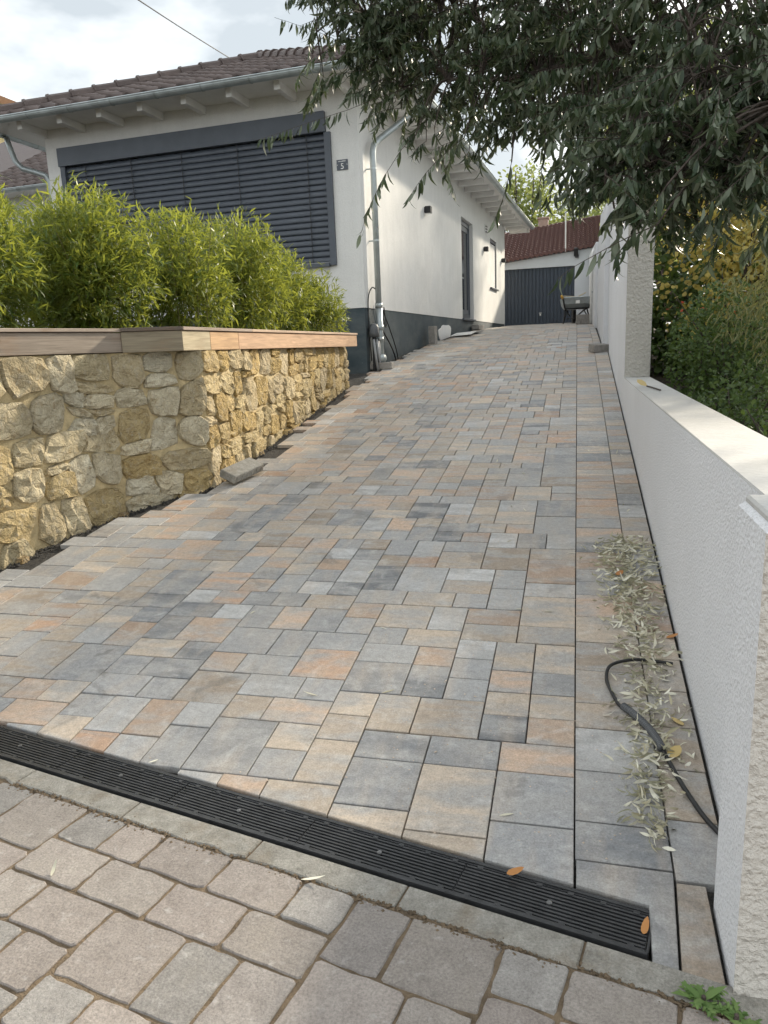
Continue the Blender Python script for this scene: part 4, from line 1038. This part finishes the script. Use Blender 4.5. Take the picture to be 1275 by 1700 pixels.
# ------------------------------------------------------------------ overhanging tree
LOBES = [(0.66, 4.29, 2.99, 0.7, 62), (0.28, 4.87, 3.17, 0.75, 62), (-0.23, 5.22, 3.46, 0.7, 64), (-0.79, 5.52, 3.52, 0.55, 67), (0.5, 3.94, 2.57, 0.42, 36), (0.72, 3.75, 2.4, 0.38, 28), (0.12, 4.52, 2.8, 0.45, 41), (-0.28, 4.89, 3.0, 0.4, 34), (0.27, 3.73, 2.34, 0.22, 5), (-1.06, 5.41, 3.34, 0.35, 28), (-1.3, 5.42, 3.66, 0.35, 19), (0.43, 3.55, 2.29, 0.22, 5), (-0.59, 5.24, 3.94, 0.8, 54), (0.11, 4.99, 3.95, 0.9, 46), (0.79, 4.44, 3.49, 0.9, 40), (1.37, 4.23, 2.83, 0.8, 45), (1.35, 4.63, 3.69, 0.9, 36), (-1.72, 5.58, 3.92, 0.25, 4), (-1.33, 5.32, 3.27, 0.2, 4), (-0.0, 4.33, 2.56, 0.25, 4), (-1.15, 5.45, 3.75, 0.5, 26), (-1.55, 5.5, 3.55, 0.35, 10), (-0.75, 5.3, 3.0, 0.35, 16), (0.29, 3.72, 2.16, 0.24, 14), (0.45, 3.56, 2.12, 0.25, 14), (0.16, 3.5, 2.02, 0.15, 4), (0.62, 3.6, 2.18, 0.28, 14), (0.88, 3.62, 2.15, 0.32, 14)]
TW = [((-0.98, 5.19, 3.07), (-1.96, 4.67, 2.82)), ((-0.97, 4.9, 2.7), (-1.42, 4.46, 2.21)), ((0.3, 3.29, 1.86), (-0.06, 3.06, 1.71)), ((0.72, 3.3, 2.1), (0.44, 3.12, 1.89)),
 ((-0.67, 4.86, 2.64), (-1.04, 4.6, 2.39)), ((-1.26, 5.37, 3.26), (-1.92, 5.3, 3.7)), ((-0.39, 4.9, 2.49), (-0.47, 4.8, 2.14)), ((-0.19, 4.86, 2.58), (-0.22, 4.78, 2.23)),
 ((0.33, 3.28, 2.0), (0.17, 3.13, 1.74)), ((-0.86, 4.93, 2.73), (-0.79, 4.86, 2.31)), ((-0.0, 3.99, 2.23), (0.02, 3.95, 2.04)), ((0.51, 3.46, 2.13), (0.38, 3.28, 1.95))]
tree = empty('leaning_tree', (2.3, 4.4, 0.1), 0, 'grey-green narrow-leaved tree hanging over the driveway from the right', 'tree')
tr_ = random.Random(4)
trunk = [(2.3, 4.4, 0.0), (2.25, 4.42, 1.0), (2.1, 4.5, 1.9), (1.8, 4.6, 2.6), (1.35, 4.7, 3.05)]
MB().tube(sm_path(trunk, 4), [.16 - .09 * i / 16 for i in range(17)], 10).build('trunk', 'bark', tree, True)
limbs = [[(1.35, 4.7, 3.05), (.9, 4.75, 3.25), (.3, 5.0, 3.35), (-.3, 5.25, 3.5), (-.9, 5.5, 3.55), (-1.4, 5.5, 3.6)],
         [(1.8, 4.6, 2.6), (1.4, 4.3, 2.75), (1.0, 4.1, 2.75), (.6, 4.0, 2.65), (.35, 3.9, 2.45)],
         [(1.35, 4.7, 3.05), (1.2, 4.7, 3.5), (.9, 4.6, 3.9), (.4, 4.9, 4.2), (-.2, 5.1, 4.3)],
         [(1.8, 4.6, 2.6), (1.7, 4.2, 3.0), (1.5, 4.1, 3.5), (1.3, 4.2, 4.0)],
         [(.9, 4.75, 3.25), (.4, 4.6, 3.0), (.0, 4.6, 2.9), (-.4, 4.9, 2.95), (-.8, 5.1, 3.05)],
         [(1.0, 4.1, 2.75), (.95, 3.75, 2.5), (.8, 3.5, 2.3)]]
nodes = []
lm = MB()
for Lb in limbs:
    p = sm_path(Lb, 5); r0 = .021; lm.tube(p, [r0 * (1 - .8 * i / (len(p) - 1)) + .005 for i in range(len(p))], 7); nodes += p
lm.build('limb', 'bark', tree, True)
sec = []; brm = MB()
def nearest(p, arr): return min(arr, key=lambda q: (q - p).length)
def branch(p, q, r0, r1, sag, n=4):
    pts = []
    for k in range(n + 1):
        t = k / n; m_ = p.lerp(q, t); m_.z += sag * math.sin(math.pi * t); pts.append(m_)
    brm.tube(pts, [r0 + (r1 - r0) * k / n for k in range(n + 1)], 4, False)
def ell(c, r):
    while True:
        v = Vector([tr_.uniform(-1, 1) for _ in range(3)])
        if v.length < 1: return Vector(c) + v * r
twigs = []
for (x, y, z, r_, n) in LOBES:
    loc = []; n = int(n * 1.95)
    for k in range(max(1, n // 7)):
        s = ell((x, y, z), r_ * .75); p = nearest(s, nodes); branch(p, s, .011, .005, .06); loc.append(s)
    for k in range(n):
        s = ell((x, y, z), r_); p = nearest(s, loc + nodes); 
        if (p - s).length > .05: branch(p, s, .005, .0025, .04, 3)
        dr = (s - p); dr.z = 0
        dr = dr.normalized() if dr.length > .02 else Vector((-.7, -.5, 0))
        dr = (dr + Vector((tr_.gauss(-.35, .5), tr_.gauss(-.25, .5), tr_.uniform(-.75, .05)))).normalized()
        L_ = tr_.uniform(.16, .34); twigs.append((s, dr, L_, False))
for a_, b_ in TW:
    a_, b_ = Vector(a_), Vector(b_); p = nearest(a_, nodes); branch(p, a_, .008, .004, .08, 5); twigs.append((a_, (b_ - a_).normalized(), (b_ - a_).length, True))
LP, LD, LN, LL, LW, LC = [], [], [], [], [], []; near = []
for (s, dr, L_, sp) in twigs:
    pts = []; n = max(6, int(L_ / .024)); dd = dr.copy(); p = s.copy()
    for k in range(n + 1):
        pts.append(p.copy()); dd = (dd + Vector((0, 0, -.02 if not sp else -.006)) + Vector([tr_.gauss(0, .03) for _ in range(3)])).normalized(); p = p + dd * (L_ / n)
    brm.tube(pts, [.0022 - .0012 * k / n for k in range(n + 1)], 4, False)
    side = dr.cross(Vector((0, 0, 1))); side = side.normalized() if side.length > .1 else Vector((1, 0, 0))
    for k in range(1, n + 1):
        for m_ in range(2 if not sp else 1):
            if sp and tr_.random() < .12 or (sp and L_ > .55 and k < n * .45 and tr_.random() < .75): continue
            sg = 1 if (k + m_) % 2 else -1
            d = (side * sg * tr_.uniform(.15, .6) + dr * tr_.uniform(.1, .7) + Vector((tr_.gauss(0, .22), tr_.gauss(0, .22), -tr_.uniform(.8, 2.0)))).normalized()
            nn = Vector((tr_.gauss(0, .7), tr_.gauss(0, .7), .6)); l_ = tr_.uniform(.062, .108)
            rec = (pts[k], d, nn, l_, l_ * tr_.uniform(.16, .25), tr_.choice((-1, -1, 1)) * tr_.uniform(.3, .95))
            if sp: near.append(rec)
            else: LP.append(rec[0]); LD.append(d); LN.append(nn); LL.append(l_); LW.append(rec[4]); LC.append(rec[5])
brm.build('twigs', 'bark', tree, kind='stuff')
link('crown', leaves_mesh('crown', np.array(LP), np.array(LD), np.array(LN), np.array(LL), np.array(LW), np.array(LC)), 'leaf', tree, kind='stuff')
lt_ = []
for (w_, c_) in ((.2, -.2), (.24, -.4), (.2, -.6), (.27, -.35)):
    m_ = leaves_mesh('leaf', [(0, 0, 0)], [(1, 0, 0)], [(0, 0, 1)], 1.0, w_, c_, 'fine', rnd=[.2]); m_.materials.append(MT['leaf']); lt_.append(m_)
for k, (p, d, nn, l_, w_, c_) in enumerate(near[:298]):
    b_ = nn.cross(d).normalized(); n2 = d.cross(b_)
    o = bpy.data.objects.new('leaf', lt_[k % 4]); COL.objects.link(o); o.parent = tree
    o.matrix_parent_inverse = Matrix.Translation((-2.3, -4.4, -.1))
    o.matrix_basis = Matrix(((d.x * l_, b_.x * l_, n2.x * l_, p.x), (d.y * l_, b_.y * l_, n2.y * l_, p.y), (d.z * l_, b_.z * l_, n2.z * l_, p.z), (0, 0, 0, 1)))

# ------------------------------------------------------------------ shrubs and trees behind the walls
def shrub(name, label, cat, base, c, rad, nl, size, mat, ratio=.7, stems=10, droop=0.0, curl=.2, group=None, shape='round', clump=0, sr=.012, hollow=.5, extra=None):
    e = empty(name, base, 0, label, cat, group); rg = random.Random(int(base[0] * 91 + base[1] * 37)); c = np.array(c, float); rad = np.array(rad, float)
    mb = MB(); tips = []
    for k in range(stems):
        a_ = rg.uniform(0, 6.28); r_ = rg.uniform(.2, .95); t = Vector((c[0] + math.cos(a_) * rad[0] * r_, c[1] + math.sin(a_) * rad[1] * r_, c[2] + rad[2] * rg.uniform(-.1, .9)))
        b_ = Vector(base) + Vector((rg.gauss(0, .12 * min(1, rad[0])), rg.gauss(0, .12 * min(1, rad[1])), 0)); m_ = b_.lerp(t, .5) + Vector((rg.gauss(0, .08), rg.gauss(0, .08), .15 * rad[2]))
        mb.tube([b_, m_, t], [sr, sr * .7, sr * .3], 5, False); tips += [m_, t, m_.lerp(t, .5)]
    mb.build('trunk' if cat == 'tree' else 'stem', 'bark', e)
    if clump:
        cd2 = rand_dirs(clump); cc = c + cd2 * (NR.random((clump, 1)) ** .4) * rad; k = nl // clump
        P = np.repeat(cc, k, 0) + NR.normal(0, 1, (k * clump, 3)) * rad * .13
    else:
        d = rand_dirs(nl); P = c + d * (NR.random((nl, 1)) ** hollow) * rad
    n = len(P); D = norm(P - c) * .5 + NR.normal(0, .6, (n, 3)) - np.array([0, 0, droop]); N = NR.normal(0, .6, (n, 3)) + np.array([0, -.3, .8])
    L = size * NR.uniform(.65, 1.3, n)
    link('crown' if cat == 'tree' else 'foliage', leaves_mesh('foliage', P, D, N, L, L * ratio, -NR.uniform(0, curl, n), shape), mat, e, kind='stuff')
    if extra:
        m2, k, rng_ = extra; d = rand_dirs(k); P = c + d * rad * np.array([1, 1, 1]) * .97; P[:, 2] = c[2] + rad[2] * NR.uniform(rng_[0], rng_[1], k)
        L = size * NR.uniform(.8, 1.4, k); link('coloured_leaves', leaves_mesh('coloured_leaves', P, norm(NR.normal(size=(k, 3))), NR.normal(size=(k, 3)) + np.array([0, -1, .5]), L, L * ratio, -.1, shape), m2, e, kind='stuff')
    return e
shrub('yellow_shrub', 'yellow autumn-leaved shrub with dark stems behind the low wall', 'shrub', (1.95, 9.9, .7), (1.95, 9.9, 2.5), (1.1, .75, 1.3), 4400, .06, 'yleaf', .85, 22, .3, .3, clump=150, sr=.018, extra=('gleaf', 500, (-1, .6)))
shrub('yellow_shrub', 'taller yellow shrub further back above the first one', 'shrub', (2.9, 11.6, .9), (2.9, 11.4, 3.0), (1.4, .9, 1.8), 3600, .075, 'yleaf', .85, 22, .3, .3, clump=170, sr=.02, extra=('gleaf', 600, (-1, .6)))
shrub('green_bush', 'dense green bush with a few red leaves right behind the low wall', 'shrub', (1.4, 7.7, .4), (1.36, 7.75, 1.2), (.54, .6, .74), 6500, .04, 'gleaf', .6, 14, .1, .3, hollow=.42, extra=('rleaf', 16, (.55, 1.0)))
shrub('green_bush', 'dark green bush at the foot of the low wall nearer the street', 'shrub', (1.35, 6.3, .3), (1.4, 6.3, .75), (.62, .7, .5), 2600, .042, 'gleaf', .55, 12, .2, .3, hollow=.42)
shrub('drooping_shrub', 'pale olive shrub with drooping fronds at the right picture edge', 'shrub', (1.75, 6.4, .3), (1.7, 6.4, 1.75), (.62, .6, .75), 2600, .085, 'dleaf', .12, 16, 1.1, .4, shape='lance', clump=120, hollow=.5)
shrub('drooping_shrub', 'pale olive drooping shrub behind the yellow leaves, high up', 'shrub', (2.4, 9.0, .6), (2.4, 8.8, 2.9), (.8, .6, .9), 1000, .09, 'dleaf', .12, 16, 1.1, .4, shape='lance', clump=110)
shrub('dark_hedge', 'dark green hedge closing off the garden behind the shrubs', 'hedge', (3.6, 13.4, 1.0), (3.6, 13.4, 2.8), (2.9, .9, 2.3), 9000, .13, 'gleaf', .7, 30, .2, .3, hollow=.42, sr=.025)
shrub('dark_hedge', 'dark green thicket low behind the yellow shrubs', 'hedge', (2.4, 11.0, .8), (2.4, 11.2, 1.5), (1.8, .6, .95), 6000, .10, 'gleaf', .7, 26, .2, .3, hollow=.42, sr=.02)
shrub('green_bush', 'green bush with arching twigs beside the low wall near the street', 'shrub', (1.5, 5.0, .2), (1.55, 5.0, .65), (.66, .8, .52), 2600, .045, 'gleaf', .5, 14, .2, .3, hollow=.42)
shrub('green_bush', 'low green bush behind the low wall, closest to the pier', 'shrub', (1.7, 3.3, .0), (1.7, 3.3, .4), (.7, .8, .45), 2200, .045, 'gleaf', .5, 14, .2, .3, hollow=.42)
shrub('shading_tree', 'tall green tree added for sun shading, behind the white wall near the garage', 'tree', (3.9, 21.0, 1.8), (3.7, 21.0, 5.4), (2.1, 2.1, 2.3), 3200, .14, 'fleaf', .6, 14, .3, .3, clump=150, sr=.06)  # added tree, placed to block the sun
shrub('shading_tree', 'green tree added for sun shading, behind the white wall halfway up the driveway', 'tree', (4.4, 16.0, 1.5), (4.3, 16.0, 5.0), (1.9, 1.9, 2.2), 3200, .14, 'gleaf', .6, 14, .3, .3, clump=150, sr=.06)  # extra crown put in for the shadow it throws
shrub('shading_tree', 'tallest tree, added to shade the house side wall, behind the white wall, beside the garage', 'tree', (2.9, 26.5, 1.9), (2.7, 26.5, 7.4), (2.3, 2.6, 3.0), 5200, .17, 'fleaf', .65, 16, .3, .3, clump=210, sr=.08)  # added crown, keeps sun off the far part of the side wall
shrub('poplar_tree', 'tall pale green tree behind the garage chimney', 'tree', (-3.0, 48.0, 2.0), (-2.9, 48.0, 8.0), (1.9, 1.9, 3.6), 3600, .24, 'fleaf', .6, 16, .2, .3, group='trees behind the garage', clump=190, sr=.10)
shrub('poplar_tree', 'pale green tree behind the middle of the garage roof', 'tree', (-.4, 52.0, 2.0), (-.5, 52.0, 7.4), (1.9, 1.9, 3.2), 2600, .24, 'fleaf', .6, 16, .2, .3, group='trees behind the garage', clump=150, sr=.10)
shrub('poplar_tree', 'pale green tree behind the right end of the garage roof', 'tree', (2.2, 55.0, 2.0), (2.0, 55.0, 7.6), (2.0, 1.9, 3.4), 2800, .24, 'fleaf', .6, 16, .2, .3, group='trees behind the garage', clump=150, sr=.10)

# ------------------------------------------------------------------ far house, overhead cable
yh = empty('yellow_house', (-36, 42, 2.0), 0, 'yellow house with orange-brown roof edge far left behind the bungalow', 'house')
MB().prism([(-6.2, -2.2), (6.0, -2.2), (6.0, 8), (-6.2, 8)], -1, 13.1).add([(-6.2, -2.2, 13.101), (6.0, -2.2, 13.101), (-0.1, -2.2, 15.75)], [(0, 1, 2)]).build('wall', 'yellowwall', yh, world=False)
MB().add([(-7.0, -2.9, 13.0), (-.1, -2.9, 16.05), (6.8, -2.9, 13.0), (-7.0, 8.4, 13.0), (-.1, 8.4, 16.05), (6.8, 8.4, 13.0)], [(0, 1, 4, 3), (1, 2, 5, 4)]).build('roof', 'tile', yh, world=False)
for sg in (-1, 1): MB().obox((-.1 + sg * 3.45, -2.93, 14.42), (3.5, 0, -sg * 1.55), (0, .06, 0), (sg * .07, 0, .16)).build('verge_board', 'orangewood', yh, world=False)
ca = empty('overhead_cable', (-6.71, 15.41, 7.1), 0, 'thin dark cable running from the roof up across the sky', 'cable')
P0, P1 = Vector((-6.71, 15.41, 7.16)), Vector((-5.0, 4.5, 5.2)); pts = []
A0, A1 = Vector((-6.71, 15.41, 7.16)), Vector((-5.71, 9.08, 6.07)); d_ = A1 - A0
for k in range(13):
    t = k / 12 * 1.5; p = A0 + d_ * t; p.z -= .05 * math.sin(math.pi * min(1, t / 1.5)); pts.append(p)
MB().tube(pts, .009, 6).build('wire', 'conduit', ca)

# ------------------------------------------------------------------ things on the driveway
def on(x, y): return prof(y) if y > drain_far(x) + .01 else street_z(x)
cn = empty('cable_conduit', (.25, 2.6, prof(2.6)), 0, 'black cable with a corrugated sleeve lying beside the white wall', 'cable')
cp = [(0.40, 3.03), (0.339, 3.042), (0.24, 3.02), (0.155, 2.965), (0.137, 2.88), (0.155, 2.78), (0.172, 2.715), (0.191, 2.688)]
MB().tube(sm_path([(x, y, prof(y) + .011 + (.012 if k in (2, 3) else 0)) for k, (x, y) in enumerate(cp)]), .0068, 8).build('cable', 'rubber', cn, True)
sl_ = sm_path([(0.188, 2.692, prof(2.69) + .018), (0.228, 2.635, prof(2.63) + .019), (0.266, 2.569, prof(2.57) + .018), (0.288, 2.51, prof(2.51) + .018), (0.303, 2.45, prof(2.45) + .018)], 16)
MB().tube(sl_, [.0150 if k % 2 else .0122 for k in range(len(sl_))], 10).build('corrugated_sleeve', 'conduit', cn)
MB().tube(sm_path([(x, y, prof(y) + .012) for x, y in ((0.30, 2.47), (0.322, 2.38), (0.343, 2.295), (0.38, 2.178), (0.41, 2.11), (0.455, 2.04))]), .0078, 8).build('cable', 'rubber', cn, True)

def litter(n, seed):
    rg = np.random.default_rng(seed); ky = [2.05, 2.1, 2.3, 2.44, 2.68, 2.9, 3.08, 3.4, 3.6, 4.0, 4.33, 4.5]; kc = [.24, .24, .26, .28, .27, .28, .30, .285, .285, .275, .275, .28]; kw = [.03, .06, .08, .09, .11, .09, .10, .11, .11, .145, .155, .05]
    w = np.interp(np.linspace(2.05, 4.45, 200), ky, [.5, .8, .8, 1, .8, .6, .8, 1.1, 1.2, 1.6, 1.5, .5]); yy_ = rg.choice(np.linspace(2.05, 4.45, 200), n, p=w / w.sum()) + rg.normal(0, .02, n)
    xx_ = np.interp(yy_, ky, kc) + np.clip(rg.normal(0, .55, n), -1.5, 1.35) * np.interp(yy_, ky, kw)
    xx_ = np.minimum(xx_, .425)
    z = np.array([prof(v) for v in yy_]) + .004 + rg.random(n) * .014
    P = np.stack([xx_, yy_, z], 1); a_ = rg.uniform(0, 6.28, n); D = np.stack([np.cos(a_), np.sin(a_), rg.normal(0, .15, n)], 1)
    N = np.stack([rg.normal(0, 1, n), rg.normal(0, 1, n), rg.uniform(.1, .8, n)], 1); L = rg.uniform(.028, .058, n)
    return leaves_mesh('leaf_litter', P, D, N, L, L * rg.uniform(.15, .26, n), rg.choice([-1, 1], n) * rg.uniform(.3, 1.0, n), 'fine')
o = link('leaf_litter', litter(1700, 3), 'dry'); tag(o, 'drift of dry curled leaves along the foot of the white wall', 'leaves', None, 'stuff')

def single_leaf(x, y, z, L, w, az, mat, label, grp=None, curl=.3, shape='lance', name='dry_leaf', tilt=0):
    m_ = leaves_mesh('leaf_blade', [(0, 0, 0)], [(math.cos(az), math.sin(az), tilt)], [(.15, .1, 1)], L, w, curl, 'disc' if shape == 'round' else 'fine')
    o = link(name, m_, mat); o.location = (x, y, z); return tag(o, label, 'leaf', grp)
rg = random.Random(12)
k = 0
while k < 46:
    x = rg.uniform(-1.6, .4); y = rg.uniform(1.9, 6.5)
    if rg.random() > math.exp((x - .4) * 1.3): continue
    if y < drain_far(x) + .03: continue
    single_leaf(x, y, prof(y) + .003, rg.uniform(.035, .075), rg.uniform(.008, .014), rg.uniform(0, 6.28), 'dry', 'single dry curled leaf lying loose on the driveway pavers', 'single dry leaves scattered on the paving', rg.uniform(-.3, .5)); k += 1
single_leaf(-.165, 1.84, -.01, .055, .03, .2, 'dryo', 'orange-brown leaf lying on the edge of the drain grate', None, .35, 'round')
single_leaf(.185, 1.71, -.030, .05, .018, 1.3, 'dryo', 'brown leaf stuck at the right end of the drain', None, .4, 'round')
single_leaf(.39, 2.62, prof(2.62) + .004, .055, .032, 2.4, 'dryy', 'yellow leaf against the white wall beside the cable sleeve', None, .2, 'round')
single_leaf(.325, 2.42, prof(2.42) + .012, .07, .04, 1.0, 'dryy', 'pale yellow leaf between the cable and the white wall', None, .25, 'round')
single_leaf(.40, 3.26, prof(3.26) + .004, .06, .03, .3, 'dryo', 'rust-brown leaf at the wall beside the leaf drift', None, .3, 'round')
single_leaf(.22, 3.86, prof(3.86) + .024, .055, .035, .9, 'dryo', 'red-brown leaf on top of the leaf drift', None, .3, 'round')
single_leaf(-1.66, 1.38, street_z(-1.66) + .004, .05, .022, -.3, 'dryo', 'small orange leaf on an old street paver', None, .3, 'round')
single_leaf(-1.42, 1.56, street_z(-1.4) + .004, .05, .010, 1.9, 'dry', 'white curled leaf on an old street paver', None, .5)
single_leaf(-.72, 1.70, street_z(-.7) + .008, .075, .012, .15, 'dry', 'long pale leaf lying on the concrete kerb strip', None, .2)
wl_ = empty('wall_top_leaf', (.545, 6.2, 1.056), 0, 'yellow-brown leaf with long stalk on top of the low wall', 'leaf')
link('blade', leaves_mesh('blade', [(.545, 6.28, 1.058)], [(-.75, .4, .15)], [(.1, -.3, 1)], .10, .085, .4, 'round'), 'dryy', wl_)
MB().tube([(.545, 6.28, 1.06), (.56, 6.1, 1.062), (.59, 5.72, 1.062)], .006, 5).build('stalk', 'bark', wl_)

# pebbles and grit left on the paving
def grit(n, seed, size, fn):
    rg = np.random.default_rng(seed); P = np.array([fn(rg) for _ in range(n)]); s = rg.uniform(.5, 1.3, n) * size
    oc = np.array([(1, 0, 0), (-1, 0, 0), (0, 1, 0), (0, -1, 0), (0, 0, .8), (0, 0, -.3)]); V = (P[:, None, :] + oc[None] * s[:, None, None] * rg.uniform(.7, 1.3, (n, 6, 1))).reshape(-1, 3)
    F = np.array([(0, 2, 4), (2, 1, 4), (1, 3, 4), (3, 0, 4)]); return np_mesh('grit', V, [(np.arange(n)[:, None, None] * 6 + F[None]).reshape(-1, 3)])
def g1(r):
    while True:
        x = r.normal(-.25, .45); y = r.uniform(1.95, 4.6)
        if x < .4 and y > drain_far(x) + .02: return (x, y, prof(y) + .001)
o = link('paving_grit', grit(900, 1, .0034, g1), 'pebble'); tag(o, 'fine gravel grit scattered over the lower driveway pavers', 'grit', None, 'stuff')
def g2(r):
    x = r.uniform(-2.4, .5); v = r.normal(1.507, .012); p = Vector((0.2, 0, 0)) + DX * x + DY * v; return (p.x, p.y, street_z(p.x) - .002)
o = link('kerb_dirt', grit(1400, 2, .0055, g2), 'soil'); tag(o, 'strip of brown dirt along the concrete kerb', 'dirt', None, 'stuff')
def g3(r):
    y = r.uniform(2.6, 9.9); x = left_edge(y) - r.uniform(.0, .16); return (x, y, prof(y) - .022)
o = link('open_joint_gravel', grit(2600, 4, .012, g3), 'bed'); tag(o, 'dark gravel in the open gap along the stone planter', 'gravel', None, 'stuff')

# weeds at the foot of the pier
def weed(x, y, n, L, seed, label):
    rg = np.random.default_rng(seed); z = street_z(x) + .004
    e = empty('weed', (x, y, z), 0, label, 'weed', 'weeds at the foot of the pier')
    a_ = rg.uniform(0, 6.28, n); D = np.stack([np.cos(a_), np.sin(a_), rg.uniform(.15, .9, n)], 1); P = np.tile([x, y, z], (n, 1)) + rg.normal(0, .006, (n, 3)) * np.array([1, 1, .2])
    l = L * rg.uniform(.6, 1.2, n); link('leaf_rosette', leaves_mesh('leaf_rosette', P, D, np.tile([0, 0, 1.], (n, 1)), l, l * .26, -rg.uniform(.15, .5, n)), 'weed', e)
    k = n * 6; i = rg.integers(0, n, k); t = rg.uniform(.3, .9, k); P2 = P[i] + norm(D[i]) * (t * l[i])[:, None] - np.array([0, 0, 1]) * (.3 * t * t * l[i])[:, None]
    a2 = a_[i] + rg.choice([-1, 1], k) * rg.uniform(.6, 1.1, k); link('leaf_lobes', leaves_mesh('leaf_lobes', P2, np.stack([np.cos(a2), np.sin(a2), rg.normal(.1, .2, k)], 1), np.tile([0, 0, 1.], (k, 1)), L * .28, L * .12, -.1), 'weed', e)
    MB().tube([(x, y, z - .02), (x, y, z + .012)], [.008, .005], 6).build('crown_root', 'bark', e)
weed(.300, 1.535, 18, .056, 5, 'larger green weed growing between kerb and pier')
weed(.362, 1.500, 13, .048, 8, 'smaller green weed close to the pier corner')
